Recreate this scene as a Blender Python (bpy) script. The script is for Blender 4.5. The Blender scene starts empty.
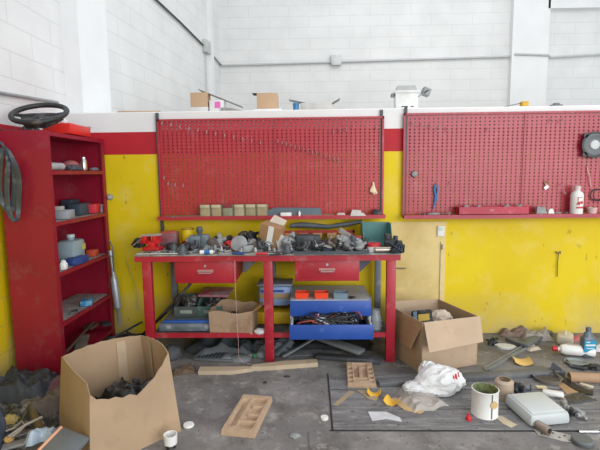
import bpy, bmesh, math, random
from mathutils import Vector, Matrix, noise, Euler
R = math.radians
rnd = random.Random(7)
C = bpy.context.scene.collection
sc = bpy.context.scene
# ------------------------------------------------------------------ camera
F, H = 450.0, 1.55
def axes(p, y, r):
    p, y, r = R(p), R(y), R(r)
    f = Vector((-math.sin(y)*math.cos(p), math.cos(y)*math.cos(p), -math.sin(p)))
    rt = Vector((math.cos(y), math.sin(y), 0)); up = rt.cross(f)
    return f, rt*math.cos(r)-up*math.sin(r), up*math.cos(r)+rt*math.sin(r)
CF, CR, CU = axes(6.6, 1.4, 0.65)
def ray(x, y): return CF + CR*((x-300)/F) - CU*((y-225)/F)
def G(x, y, z=0.0):           # where a sight line meets the level z
    d = ray(x, y); t = (z-H)/d.z; return Vector((d.x*t, d.y*t, z))
def W(x, y, Y):               # where it meets the upright plane at depth Y
    d = ray(x, y); t = Y/d.y; return Vector((d.x*t, Y, H+d.z*t))
def S(x, y, X):               # where it meets the upright plane at X
    d = ray(x, y); t = X/d.x; return Vector((X, d.y*t, H+d.z*t))
cd = bpy.data.cameras.new('camera'); cam = bpy.data.objects.new('camera', cd); C.objects.link(cam)
cd.sensor_width = 36; cd.lens = 36*F/600; cd.clip_start = .05; cd.clip_end = 200
m = Matrix((CR, CU, -CF)).transposed().to_4x4(); m.translation = Vector((0, 0, H)); cam.matrix_world = m
sc.camera = cam
# ------------------------------------------------------------------ materials
def lin(h):
    if isinstance(h, str): h = [int(h[i:i+2], 16)/255 for i in (0, 2, 4)]
    return tuple(((c/12.92) if c <= .04045 else ((c+.055)/1.055)**2.4) for c in h)+(1,)
MC = {}
def mat(hexc, rough=.6, var=.14, scale=9, metal=0, dust=None, bump=0, alpha=1, spec=.5, trans=0, coat=0):
    key = (hexc, rough, var, scale, metal, dust, bump, alpha, spec, trans, coat)
    if key in MC: return MC[key]
    M = bpy.data.materials.new('mat_'+hexc); M.use_nodes = True
    n = M.node_tree.nodes; l = M.node_tree.links; b = n['Principled BSDF']
    tc = n.new('ShaderNodeTexCoord')
    nz = n.new('ShaderNodeTexNoise'); nz.inputs['Scale'].default_value = scale; nz.inputs['Detail'].default_value = 6
    l.new(tc.outputs['Object'], nz.inputs['Vector'])
    c = lin(hexc); cr = n.new('ShaderNodeValToRGB')
    cr.color_ramp.elements[0].position = .3; cr.color_ramp.elements[1].position = .7
    cr.color_ramp.elements[0].color = tuple(x*(1-var) for x in c[:3])+(1,)
    cr.color_ramp.elements[1].color = tuple(min(1, x*(1+var)) for x in c[:3])+(1,)
    l.new(nz.outputs['Fac'], cr.inputs['Fac']); out = cr.outputs['Color']
    if dust:
        dc, amt, ds = dust
        n2 = n.new('ShaderNodeTexNoise'); n2.inputs['Scale'].default_value = ds; n2.inputs['Detail'].default_value = 8; n2.inputs['Roughness'].default_value = .7
        l.new(tc.outputs['Object'], n2.inputs['Vector'])
        r2 = n.new('ShaderNodeMapRange'); r2.inputs['From Min'].default_value = 1-amt-.12+.0; r2.inputs['From Max'].default_value = 1-amt+.12
        l.new(n2.outputs['Fac'], r2.inputs['Value'])
        mx = n.new('ShaderNodeMixRGB'); mx.inputs['Color2'].default_value = lin(dc)
        l.new(r2.outputs['Result'], mx.inputs['Fac']); l.new(out, mx.inputs['Color1']); out = mx.outputs['Color']
    l.new(out, b.inputs['Base Color'])
    b.inputs['Roughness'].default_value = rough; b.inputs['Metallic'].default_value = metal
    b.inputs['Specular IOR Level'].default_value = spec; b.inputs['Alpha'].default_value = alpha
    b.inputs['Transmission Weight'].default_value = trans; b.inputs['Coat Weight'].default_value = coat
    if bump:
        bp = n.new('ShaderNodeBump'); bp.inputs['Strength'].default_value = bump; bp.inputs['Distance'].default_value = .01
        n3 = n.new('ShaderNodeTexNoise'); n3.inputs['Scale'].default_value = scale*4; n3.inputs['Detail'].default_value = 5
        l.new(tc.outputs['Object'], n3.inputs['Vector']); l.new(n3.outputs['Fac'], bp.inputs['Height']); l.new(bp.outputs['Normal'], b.inputs['Normal'])
    MC[key] = M; return M

def math_node(n, l, op, a, b=None):
    q = n.new('ShaderNodeMath'); q.operation = op
    for i, v in enumerate((a, b)):
        if v is None: continue
        if isinstance(v, (int, float)): q.inputs[i].default_value = v
        else: l.new(v, q.inputs[i])
    return q.outputs[0]
def mixc(n, l, fac, a, b):
    q = n.new('ShaderNodeMixRGB')
    for i, v in zip(('Fac', 'Color1', 'Color2'), (fac, a, b)):
        if isinstance(v, (int, float)): q.inputs[i].default_value = v
        elif isinstance(v, tuple): q.inputs[i].default_value = v
        else: l.new(v, q.inputs[i])
    return q.outputs[0]
def noisef(n, l, vec, scale, lo, hi, detail=6, sx=None, rough=.5):
    q = n.new('ShaderNodeTexNoise'); q.inputs['Scale'].default_value = scale; q.inputs['Detail'].default_value = detail; q.inputs['Roughness'].default_value = rough
    if sx:
        mp = n.new('ShaderNodeMapping'); mp.inputs['Scale'].default_value = sx; l.new(vec, mp.inputs['Vector']); vec = mp.outputs[0]
    l.new(vec, q.inputs['Vector'])
    r = n.new('ShaderNodeMapRange'); r.inputs['From Min'].default_value = lo; r.inputs['From Max'].default_value = hi
    l.new(q.outputs['Fac'], r.inputs['Value']); return r.outputs['Result']
def wall_mat(name, axis, painted, bricks=True, top='dedede'):
    M = bpy.data.materials.new(name); M.use_nodes = True
    n = M.node_tree.nodes; l = M.node_tree.links; b = n['Principled BSDF']
    tc = n.new('ShaderNodeTexCoord'); ob = tc.outputs['Object']
    sp = n.new('ShaderNodeSeparateXYZ'); l.new(ob, sp.inputs[0]); z = sp.outputs['Z']
    white = mixc(n, l, noisef(n, l, ob, 2.5, .3, .75), lin(top), lin('d3d3d3'))
    col = white
    if painted:
        yel = mixc(n, l, noisef(n, l, ob, 1.3, .3, .7), lin('dcc30e'), lin('ccb00e'))
        yel = mixc(n, l, math_node(n, l, 'MULTIPLY', noisef(n, l, ob, 3.1, .52, .8, 9, None, .65), .5), yel, lin('d8c784'))
        # grime and bare plaster low on the wall
        low = n.new('ShaderNodeMapRange'); low.inputs['From Min'].default_value = .42; low.inputs['From Max'].default_value = 0.0; l.new(z, low.inputs['Value'])
        gr = math_node(n, l, 'MULTIPLY', low.outputs[0], noisef(n, l, ob, 2.2, .35, .62, 8))
        yel = mixc(n, l, gr, yel, lin('b3a37c'))
        sc_ = noisef(n, l, ob, 16, .68, .74, 4, (1, 1, .5))
        yel = mixc(n, l, math_node(n, l, 'MULTIPLY', sc_, .55), yel, lin('6e5a35'))
        red = mixc(n, l, noisef(n, l, ob, 3, .3, .7), lin('b3202c'), lin('a31f2b'))
        col = mixc(n, l, math_node(n, l, 'GREATER_THAN', z, 1.738), yel, red)
        col = mixc(n, l, math_node(n, l, 'GREATER_THAN', z, 1.945), col, white)
    if bricks:
        cb = n.new('ShaderNodeCombineXYZ'); l.new(sp.outputs[axis], cb.inputs[0]); l.new(z, cb.inputs[1])
        br = n.new('ShaderNodeTexBrick'); l.new(cb.outputs[0], br.inputs['Vector'])
        br.inputs['Scale'].default_value = 1; br.inputs['Brick Width'].default_value = .8 if axis == 'X' else .6; br.inputs['Row Height'].default_value = .21
        br.inputs['Mortar Size'].default_value = .008; br.inputs['Mortar Smooth'].default_value = .6
        col = mixc(n, l, math_node(n, l, 'MULTIPLY', br.outputs['Fac'], .16), col, lin('808080'))
        bp = n.new('ShaderNodeBump'); bp.inputs['Strength'].default_value = .25; bp.inputs['Distance'].default_value = .01; bp.invert = True
        l.new(br.outputs['Fac'], bp.inputs['Height']); l.new(bp.outputs[0], b.inputs['Normal'])
    l.new(col, b.inputs['Base Color']); b.inputs['Roughness'].default_value = .6; b.inputs['Specular IOR Level'].default_value = .3
    return M
def floor_mat(plank=False):
    M = bpy.data.materials.new('floor_concrete'); M.use_nodes = True
    n = M.node_tree.nodes; l = M.node_tree.links; b = n['Principled BSDF']
    ob = n.new('ShaderNodeTexCoord').outputs['Object']
    a, c = ('6a6868', '8a8786') if not plank else ('626264', '868688')
    sx = (1, 1, 1) if not plank else (1, 7, 1)
    col = mixc(n, l, noisef(n, l, ob, 2.2, .3, .7, 8, sx), lin(a), lin(c))
    col = mixc(n, l, math_node(n, l, 'MULTIPLY', noisef(n, l, ob, 3.3, .46, .66, 9, sx, .7), .7), col, lin('4d4946'))
    col = mixc(n, l, math_node(n, l, 'MULTIPLY', noisef(n, l, ob, 9, .54, .66, 8, sx, .7), .6), col, lin('aaa59e'))
    col = mixc(n, l, math_node(n, l, 'MULTIPLY', noisef(n, l, ob, 38, .63, .70, 3), .75), col, lin('463f38'))
    l.new(col, b.inputs['Base Color']); b.inputs['Roughness'].default_value = .62; b.inputs['Specular IOR Level'].default_value = .35
    bp = n.new('ShaderNodeBump'); bp.inputs['Strength'].default_value = .35; bp.inputs['Distance'].default_value = .01
    q = n.new('ShaderNodeTexNoise'); q.inputs['Scale'].default_value = 18; q.inputs['Detail'].default_value = 8; l.new(ob, q.inputs['Vector'])
    l.new(q.outputs['Fac'], bp.inputs['Height']); l.new(bp.outputs[0], b.inputs['Normal'])
    return M
def peg_mat(hexc, px=.0422, pz=.0312, r=.0084):
    M = bpy.data.materials.new('perforated_sheet'); M.use_nodes = True
    n = M.node_tree.nodes; l = M.node_tree.links; b = n['Principled BSDF']; out = n['Material Output']
    ob = n.new('ShaderNodeTexCoord').outputs['Object']; sp = n.new('ShaderNodeSeparateXYZ'); l.new(ob, sp.inputs[0])
    def cell(s, p): return math_node(n, l, 'SUBTRACT', math_node(n, l, 'MULTIPLY', math_node(n, l, 'FRACT', math_node(n, l, 'DIVIDE', s, p)), p), p/2)
    x = cell(math_node(n, l, 'ADD', sp.outputs['X'], 10), px); z = cell(math_node(n, l, 'ADD', sp.outputs['Z'], 10), pz)
    zz = math_node(n, l, 'MULTIPLY', z, 1.15)
    d = math_node(n, l, 'SQRT', math_node(n, l, 'ADD', math_node(n, l, 'MULTIPLY', x, x), math_node(n, l, 'MULTIPLY', zz, zz)))
    hole = math_node(n, l, 'LESS_THAN', d, r)
    c = lin(hexc); col = mixc(n, l, noisef(n, l, ob, 2.3, .3, .7), c, tuple(min(1, v*1.12) for v in c[:3])+(1,))
    col = mixc(n, l, math_node(n, l, 'MULTIPLY', noisef(n, l, ob, 6, .55, .8, 8, None, .7), .35), col, lin('b98a8a'))
    l.new(col, b.inputs['Base Color']); b.inputs['Roughness'].default_value = .38; b.inputs['Specular IOR Level'].default_value = .5
    tr = n.new('ShaderNodeBsdfTransparent'); mx = n.new('ShaderNodeMixShader')
    l.new(hole, mx.inputs[0]); l.new(b.outputs[0], mx.inputs[1]); l.new(tr.outputs[0], mx.inputs[2]); l.new(mx.outputs[0], out.inputs['Surface'])
    return M
# ------------------------------------------------------------------ mesh builder
class MB:
    def __init__(s): s.bm = bmesh.new()
    def _x(s, vs, rot, loc):
        mm = Matrix.Translation(loc) @ (Euler([R(a) for a in rot]).to_matrix().to_4x4())
        for v in vs: v.co = mm @ v.co
    def box(s, c, d, rot=(0, 0, 0), bev=0, taper=1):
        r = bmesh.ops.create_cube(s.bm, size=1); vs = r['verts']
        for v in vs:
            k = taper if v.co.z > 0 else 1
            v.co = Vector((v.co.x*d[0]*k, v.co.y*d[1]*k, v.co.z*d[2]))
        if bev:
            es = list({e for v in vs for e in v.link_edges})
            o = bmesh.ops.bevel(s.bm, geom=es, offset=bev, segments=2, affect='EDGES', profile=.5)
            vs = list({v for f in o['faces'] for v in f.verts} | {v for v in vs if v.is_valid})
        s._x(vs, rot, c); return s
    def cyl(s, p0, p1, r0, r1=None, seg=16, cap=True):
        r1 = r0 if r1 is None else r1; p0, p1 = Vector(p0), Vector(p1); d = p1-p0
        q = d.to_track_quat('Z', 'Y').to_matrix()
        A = [s.bm.verts.new(p0+q@Vector((r0*math.cos(2*math.pi*i/seg), r0*math.sin(2*math.pi*i/seg), 0))) for i in range(seg)]
        B = [s.bm.verts.new(p1+q@Vector((r1*math.cos(2*math.pi*i/seg), r1*math.sin(2*math.pi*i/seg), 0))) for i in range(seg)]
        for i in range(seg): s.bm.faces.new((A[i], A[(i+1) % seg], B[(i+1) % seg], B[i]))
        if cap: s.bm.faces.new(A[::-1]); s.bm.faces.new(B)
        return s
    def lathe(s, prof, seg=24, c=(0, 0, 0), rot=(0, 0, 0), sy=1):   # profile of (r, z)
        rings = []; vs = []
        for r, z in prof:
            if r < 1e-5: rings.append([s.bm.verts.new((0, 0, z))])
            else: rings.append([s.bm.verts.new((r*math.cos(2*math.pi*i/seg), sy*r*math.sin(2*math.pi*i/seg), z)) for i in range(seg)])
            vs += rings[-1]
        for a, b in zip(rings, rings[1:]):
            for i in range(seg):
                j = (i+1) % seg
                q = [a[i % len(a)], a[j % len(a)], b[j % len(b)], b[i % len(b)]]
                u = []
                for v in q:
                    if v not in u: u.append(v)
                if len(u) > 2: s.bm.faces.new(u)
        s._x(vs, rot, c); return s
    def tube(s, pts, r, seg=8, closed=False):
        pts = [Vector(p) for p in pts]; n = len(pts); rings = []; up = None
        for i, p in enumerate(pts):
            if closed: t = pts[(i+1) % n]-pts[i-1]
            else: t = pts[min(i+1, n-1)]-pts[max(i-1, 0)]
            t.normalize()
            if up is None: up = Vector((0, 0, 1)) if abs(t.z) < .9 else Vector((1, 0, 0))
            sd = t.cross(up)
            if sd.length < 1e-4: sd = t.cross(Vector((.3, .9, .1)))
            sd.normalize(); up = sd.cross(t).normalized()
            rr = r[i] if isinstance(r, (list, tuple)) else r
            rings.append([s.bm.verts.new(p+sd*rr*math.cos(2*math.pi*k/seg)+up*rr*math.sin(2*math.pi*k/seg)) for k in range(seg)])
        for i in range(n if closed else n-1):
            a, b = rings[i], rings[(i+1) % n]
            for k in range(seg): s.bm.faces.new((a[k], a[(k+1) % seg], b[(k+1) % seg], b[k]))
        if not closed: s.bm.faces.new(rings[0][::-1]); s.bm.faces.new(rings[-1])
        return s
    def prism(s, poly, h, c=(0, 0, 0), rot=(0, 0, 0)):           # outline in xy, raised by h
        A = [s.bm.verts.new((x, y, 0)) for x, y in poly]; B = [s.bm.verts.new((x, y, h)) for x, y in poly]; n = len(poly)
        s.bm.faces.new(A[::-1]); s.bm.faces.new(B)
        for i in range(n): s.bm.faces.new((A[i], A[(i+1) % n], B[(i+1) % n], B[i]))
        s._x(A+B, rot, c); return s
    def sheet(s, fn, nu, nv, th=.003, cu=False):                 # fn(u,v)->point, given a thickness
        A = [[s.bm.verts.new(fn(i/nu, j/nv)) for j in range(nv+1)] for i in range(nu+1)]
        fs = []
        for i in range(nu):
            for j in range(nv): fs.append(s.bm.faces.new((A[i][j], A[i+1][j], A[i+1][j+1], A[i][j+1])))
        s.bm.normal_update(); bmesh.ops.solidify(s.bm, geom=fs, thickness=th); return s
    def blob(s, d, amp=.2, fr=3, seed=0, c=(0, 0, 0), sub=4, flat=True, ridge=False):
        r = bmesh.ops.create_icosphere(s.bm, subdivisions=sub, radius=1)
        for v in r['verts']:
            p = v.co.copy(); q = p*fr+Vector((seed*7.3, seed*3.1, seed))
            k = noise.fractal(q, 1, 2, 4)
            if ridge: k = 1-2*abs(noise.noise(q))-.4+.4*noise.noise(q*2.7)
            p *= 1+amp*k
            if flat: p.z = max(p.z, -.55)+.55
            else: p.z = p.z+1
            v.co = Vector((p.x*d[0]/2, p.y*d[1]/2, p.z*d[2]/(1.55 if flat else 2)))+Vector(c)
        return s
    def done(s, name, m, parent=None, loc=(0, 0, 0), rot=(0, 0, 0), smooth=True, bevel=0):
        bmesh.ops.recalc_face_normals(s.bm, faces=s.bm.faces)
        me = bpy.data.meshes.new(name); s.bm.to_mesh(me); s.bm.free()
        if smooth:
            for p in me.polygons: p.use_smooth = True
            me.set_sharp_from_angle(angle=R(38))
        o = bpy.data.objects.new(name, me); C.objects.link(o); me.materials.append(m)
        o.location = loc; o.rotation_euler = [R(a) for a in rot]
        if parent: o.parent = parent
        if bevel:
            b = o.modifiers.new('bevel', 'BEVEL'); b.width = bevel; b.segments = 2; b.limit_method = 'ANGLE'
        return o
def thing(name, label, cat, loc, rz=0, group=None, rot=None):
    o = bpy.data.objects.new(name, None); C.objects.link(o); o.location = loc; o.empty_display_size = .05
    o.rotation_euler = [R(a) for a in rot] if rot else (0, 0, R(rz))
    o['label'] = label; o['category'] = cat
    if group: o['group'] = group
    return o
def solo(mb, name, label, cat, m, loc=(0, 0, 0), rot=(0, 0, 0), group=None, **k):
    o = mb.done(name, m, None, loc, rot, **k); o['label'] = label; o['category'] = cat
    if group: o['group'] = group
    return o
def struct(mb, name, m, **k):
    o = mb.done(name, m, smooth=False, **k); o['kind'] = 'structure'; return o
def dup(o, loc, rot=None, label=None, scale=1):
    def cp(q, par):
        c = q.copy(); C.objects.link(c)
        if par: c.parent = par
        for ch in list(q.children): cp(ch, c)
        return c
    c = cp(o, None); c.location = loc
    if rot is not None: c.rotation_euler = [R(a) for a in rot]
    if label: c['label'] = label
    if scale != 1: c.scale = (scale,)*3
    return c
# shared materials
red_bench = mat('9d1a2c', .45, .12, 5, dust=('a8686a', .33, 9), bump=.05)
red_shelf = mat('860c28', .45, .14, 3, dust=('7c4a4c', .33, 5), coat=.1)
grey_steel = mat('5a6470', .5, .15, 6, dust=('8f8e8a', .4, 8))
dusty_top = mat('7d7b7a', .75, .2, 8, dust=('a9a39a', .45, 14))
steel = mat('a9abad', .35, .15, 12, metal=.85, dust=('7d7468', .3, 20))
dsteel = mat('6b6d70', .5, .25, 14, metal=.5, dust=('8c8378', .35, 20))
cast = mat('898c8e', .6, .2, 14, dust=('a49c90', .35, 20), bump=.1)
black = mat('202225', .5, .2, 10, dust=('6a6763', .36, 14))
rubber = mat('353a40', .45, .2, 10, dust=('7d7f80', .38, 14))
card = mat('a58d73', .85, .07, 5, dust=('8f775e', .3, 4), spec=.15)
card2 = mat('b39d86', .85, .07, 5, dust=('9a8570', .3, 4), spec=.15)
white_p = mat('dcdcda', .45, .05, 8, dust=('a8a49e', .25, 9))
chrome = mat('cfd0d2', .25, .05, 12, metal=.9)
# ------------------------------------------------------------------ setting
YW = 4.22; XL = -2.345
wm_part = wall_mat('painted_partition', 'X', True, False)
wm_left = wall_mat('painted_block_left', 'Y', True, True)
wm_up = wall_mat('white_block', 'X', False); wm_upl = wall_mat('white_block_side', 'Y', False)
struct(MB().box((1.5, 2.5, -.1), (9.6, 15, .2)), 'floor', floor_mat())
struct(MB().box(((XL+6)/2, YW+.06, 1.06), (6-XL, .12, 2.12)), 'wall_partition', wm_part)
struct(MB().box(((XL+6)/2, YW+.406, 2.08), (6-XL, .8, .093)), 'trim_partition_top', mat('e6e7e8', .5, .03, 3))
struct(MB().box((XL-.1, 1.21, 2.9), (.2, 6.0, 5.8)), 'wall_left', wm_left)
XE, YE = -1.80, 9.3
pl = MB().prism([(XL, 4.21), (XE, YE), (XE-.3, YE), (XL-.2, 4.21)], 5.8); struct(pl, 'wall_left_rear', wm_upl)
struct(MB().box((2.1, YE+.1, 2.9), (8.2, .2, 5.8)), 'wall_back', wm_up)
def lx(Y): return XL+(XE-XL)*(Y-4.21)/(YE-4.21)
wp = mat('dfe0e1', .6, .03, 3)
struct(MB().prism([(lx(4.36)-.05, 4.36), (lx(4.36)+.16, 4.36), (lx(4.86)+.16, 4.86), (lx(4.86)-.05, 4.86)], 5.8), 'trim_pillar_left', wp)
struct(MB().prism([(lx(8.6)-.05, 8.6), (lx(8.6)+.06, 8.6), (lx(8.75)+.06, 8.75), (lx(8.75)-.05, 8.75)], 5.8), 'trim_pillar_corner', wp)
struct(MB().box((4.29, YE-.04, 2.9), (.70, .16, 5.8)), 'trim_pillar_right', wp)
struct(MB().box((5.6, YE-.05, 4.75), (2.0, .14, .22)), 'trim_beam_right', wp)
# bare plywood sheet let into the yellow wall right of the bench
a, b = W(391, 224, YW).x, W(446, 224, YW).x
struct(MB().box(((a+b)/2, YW-.004, .545), (b-a, .012, 1.08)), 'trim_plywood_panel', mat('d6c084', .75, .08, 2.2, dust=('c4aa66', .4, 3)))
# plank cover over the pit, let into the floor
pm = floor_mat(True)
x0 = .125
for i, (ya, yb) in enumerate([(2.565, 2.80), (2.81, 3.07), (3.08, 3.32)]):
    struct(MB().box((x0+1.6, (ya+yb)/2, .002), (3.2, yb-ya-.006, .012), bev=.003), 'trim_pit_plank_%d' % (i+1), pm)
dk = mat('2c2a29', .8)
struct(MB().box((x0+1.6, 2.562, .0015), (3.24, .011, .005)).box((x0-.006, 2.95, .0015), (.008, .78, .005)), 'trim_pit_edge', dk)
struct(MB().box((-0.0, 2.0, .0005), (.008, 1.1, .002), rot=(0, 0, 3)), 'trim_floor_joint', mat('5b5856', .8))
# ------------------------------------------------------------------ pegboards
hook_src = None
def pegboard(x0, x1, z0, z1, hexc, label, posts, yb):
    t = thing('pegboard', label, 'pegboard', ((x0+x1)/2, yb, z0)); w = x1-x0; h = z1-z0
    mr = mat(hexc, .42, .08, 4, dust=('b98488', .3, 8))
    MB().box((0, 0, h/2), (w-.01, .0015, h-.02)).done('perforated_panel', peg_mat(hexc), t, smooth=False)
    f = MB().box((-w/2+.008, -.008, h/2), (.018, .022, h)).box((w/2-.008, -.008, h/2), (.018, .022, h)).box((0, -.008, h-.008), (w, .022, .018))
    f.done('panel_frame', mr, t, smooth=False)
    MB().box((w*.02, -.004, h/2), (.012, .006, h-.03)).done('centre_seam', mr, t, smooth=False)
    y = MB().box((0, -.055, .0), (w+.01, .125, .006)).box((0, -.115, -.012), (w+.01, .006, .036))
    y.done('tray', mr, t, smooth=False)
    for px in posts:
        lo_ = .26 if px < -1 else .03
        MB().box((px-(x0+x1)/2, .005 if px < -1 else .008, (h+.06-lo_)/2), (.024, .026 if px < -1 else .02, h+.06+lo_)).done('post', mat('43484d', .6, .1, 6), t, smooth=False)
    return t
ZB = 1.16
pegboard(-1.405, .672, ZB, 2.052, 'a32531', 'red perforated tool board above the workbench', (-1.408, .652), YW-.024)
pegboard(.85, 2.95, ZB-.008, 2.075, '9c2a3c', 'red perforated tool board on the right with the loudspeaker', (.872,), YW-.024)
YP = YW-.024
hk = MB().tube([(0, 0, 0), (0, -.022, 0), (0, -.03, -.022), (0, -.045, -.028), (0, -.052, -.01)], .0035, 6)
h0 = solo(hk, 'wire_hook', 'small bent wire hook in the stepped line at the top left of the bench board', 'hook', mat('a98c8f', .4, .1, 10, metal=.2), group='hooks in the long stepped line')
first = True
def hooks(pts, label, group):
    global first
    for p in pts:
        q = W(p[0], p[1], YP-.012)
        if first: h0.location = q; o = h0; first = False
        else: o = h0.copy(); C.objects.link(o); o.location = q
        o['label'] = label; o['group'] = group
hooks([(163+i*8.9, 122+i*1.75) for i in range(12)], 'small wire hook in the sloping row at upper left of the bench tool board', 'sloping row of hooks, upper left')
hooks([(278+i*4.3, 140+i*1.35) for i in range(15)], 'small wire hook in the close sloping row right of centre on the bench tool board', 'close sloping row of hooks, centre')
hooks([(333, 131), (340, 130), (346, 128), (353, 125), (376, 127)], 'small wire hook near the top right of the bench tool board', 'hooks near top right of bench board')
hooks([(165, 176), (169, 182), (176, 183), (184, 184)], 'small wire hook low on the left edge of the bench tool board', 'hooks low on the left of bench board')
hooks([(412, 122), (421, 124), (430, 125), (438, 127), (447, 128)], 'small wire hook in the short row at upper left of the right tool board', 'short row of hooks, right board')
hooks([(551, 119), (562, 119), (560, 184), (563, 191), (450, 182), (488, 128)], 'lone wire hook on the right tool board', 'lone hooks on the right board')
# ------------------------------------------------------------------ things on the boards
t = thing('loudspeaker', 'round black loudspeaker with grey cone hung on the right tool board', 'loudspeaker', W(592, 145, YP-.003)); t.scale = (1.1,)*3
MB().lathe([(0, .0), (.075, .0), (.098, .03), (.106, .036), (.106, .042), (.092, .042), (.088, .036)], 32, rot=(90, 0, 0)).done('basket', black, t)
for k in range(4):
    q = MB().cyl((.108*math.cos(R(45+90*k)), -.03, .108*math.sin(R(45+90*k))), (.108*math.cos(R(45+90*k)), -.042, .108*math.sin(R(45+90*k))), .02); q.done('mounting_ear', black, t)
MB().lathe([(.09, .040), (.078, .046), (.070, .040), (.03, .022), (.0, .022)], 32, rot=(90, 0, 0)).done('cone', mat('6e7276', .6, .1, 12), t)
MB().lathe([(.042, .028), (.036, .044), (.0, .052)], 24, rot=(90, 0, 0)).done('dust_cap', mat('b7b9ba', .5), t)
solo(MB().lathe([(0, 0), (.027, 0), (.03, .012), (.026, .026), (0, .03)], 20, rot=(90, 0, 0)), 'round_disc', 'dark round disc fixed near the left edge of the right board', 'knob', dsteel, W(414, 174, YP-.002))
t = thing('wire_stripper', 'blue handled long pliers hanging on the left of the right board', 'pliers', W(436, 199, YP-.02))
MB().tube([(-.012, 0, .13), (-.017, 0, .08), (-.005, 0, .03), (-.012, 0, -.045), (-.022, 0, -.1)], [.006, .008, .008, .006, .005]).done('handle', mat('1d79b4', .4), t)
MB().tube([(.012, 0, .13), (.014, 0, .08), (.005, 0, .03), (.006, 0, -.02)], [.006, .008, .008, .006]).done('handle', mat('1d79b4', .4), t)
MB().tube([(0, 0, .1), (0, -.004, .135), (0, .015, .15)], .004).done('jaw', steel, t)
t = thing('key_tag', 'white paper tag hanging with a key on the right board', 'tag', W(546, 186, YP-.016))
MB().box((.004, 0, -.012), (.042, .003, .03), rot=(0, -38, 0)).done('tag', white_p, t)
MB().lathe([(.014, -.002), (.018, 0), (.014, .002), (.010, 0), (.014, -.002)], 14, c=(-.004, 0, .03), rot=(90, 0, 0)).box((-.002, 0, .012), (.009, .003, .03)).done('key', mat('8a7a55', .4, metal=.6), t)
solo(MB().tube([(0, 0, .16), (.008, -.004, .11), (.028, -.006, .06), (.03, -.005, .02), (.045, -.004, -.03)], .004), 'cord', 'pale cord dangling below the loudspeaker', 'cord', mat('d9a5a0', .7), W(586, 184, YP-.012))
solo(MB().tube([(.065*math.cos(R(a)), -.008-.004*math.sin(R(3*a)), .055*math.sin(R(a))) for a in range(0, 360, 20)], .004, closed=True).tube([(.055*math.cos(R(a))+.012, -.014, .05*math.sin(R(a))+.004) for a in range(0, 360, 20)], .004, closed=True), 'wire_coil', 'thin dark loop of wire hanging at the right edge of the right board', 'wire', black, W(597, 195, YP-.01))
TZ = ZB-.004
def trayp(px, Y=YW-.10): return Vector((W(px, 214, Y).x, Y, TZ))
def bottle_prof(r, h, neck, nh): return [(0, 0), (r*.95, 0), (r, .006), (r, h*.68), (r*.9, h*.76), (neck, h*.84), (neck, h-nh)]
t = thing('spray_bottle', 'white plastic bottle with red label standing on the right board tray', 'bottle', trayp(576, YW-.105)); t.scale = (1.14,)*3
MB().lathe(bottle_prof(.046, .215, .02, .022), 24).done('bottle_body', white_p, t)
MB().lathe([(.024, .19), (.024, .218), (.0, .226)], 20).done('cap', mat('c9b9b6', .5), t)
MB().box((0, -.0465, .052), (.05, .003, .014)).box((-.01, -.0465, .085), (.022, .003, .028), rot=(0, 20, 0)).box((.012, -.0465, .092), (.016, .003, .022)).box((0, -.0465, .13), (.036, .003, .004)).box((-.016, -.0465, .118), (.004, .003, .026)).done('printed_label', mat('b5202c', .5), t)
solo(MB().lathe([(0, 0), (.034, 0), (.042, .055), (.040, .055), (.033, .004), (0, .004)], 24), 'plastic_cup', 'small clear plastic cup on the tray right of the white bottle', 'cup', mat('d9b9b8', .3, alpha=.75), trayp(592))
t = thing('tool_tray', 'long shallow red metal tray box on the right board ledge', 'tray', trayp(492))
w_ = .63
MB().box((0, 0, .003), (w_, .09, .006)).box((0, -.043, .036), (w_, .004, .072)).box((0, .043, .036), (w_, .004, .072)).box((-w_/2+.002, 0, .036), (.004, .09, .072)).box((w_/2-.002, 0, .036), (.004, .09, .072)).done('tray_body', mat('a51230', .45, .15, 5, dust=('c06a78', .3, 9)), t, smooth=False)
MB().box((-.02, -.046, .04), (.035, .003, .022)).done('latch_plate', mat('a35a68', .4), t, smooth=False)
for i, (px, d) in enumerate([(466, .04), (478, .03), (507, .05), (519, .04)]):
    solo(MB().box((0, 0, .02), (d, .03, .04), rot=(0, 20*i, 15*i), bev=.006), 'metal_offcut', ['small grey scrap at the left in the red tray box', 'small grey scrap left of centre in the red tray box', 'wide grey scrap right of centre in the red tray box', 'grey scrap at the right end of the red tray box'][i], 'scrap', cast, trayp(px)+Vector((0, 0, .045)), smooth=False)
for i, (px, poly, lab, mm) in enumerate([
    (541, [(-.05, 0), (.045, 0), (.02, .06), (-.045, .065)], 'grey triangular metal plate leaning on the right board tray', cast),
    (550, [(-.025, 0), (.03, 0), (.012, .045), (-.018, .035)], 'small pale wedge beside the triangular plate on the tray', white_p),
    (433, [(-.05, 0), (.05, 0), (.06, .012), (.02, .02), (-.055, .012)], 'dark flat pick below the blue pliers on the tray', dsteel)]):
    solo(MB().prism(poly, .03, rot=(90, 0, 0)), 'metal_plate', lab, 'plate', mm, trayp(px)+Vector((0, .01, .004)), smooth=False)
for i, px in enumerate([443, 450, 424, 559, 566, 604]):
    solo(MB().cyl((-.016, 0, .009), (.016, .01, .009), .008, seg=6).cyl((.016, .01, .011), (.024, .012, .011), .011, seg=6), 'bolt', 'loose bolt lying on the right board tray', 'bolt', [dsteel, cast][i % 2], trayp(px, YW-.125)+Vector((0, 0, .001)), (0, 0, 50*i), group='loose bolts on the right tray')
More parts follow.
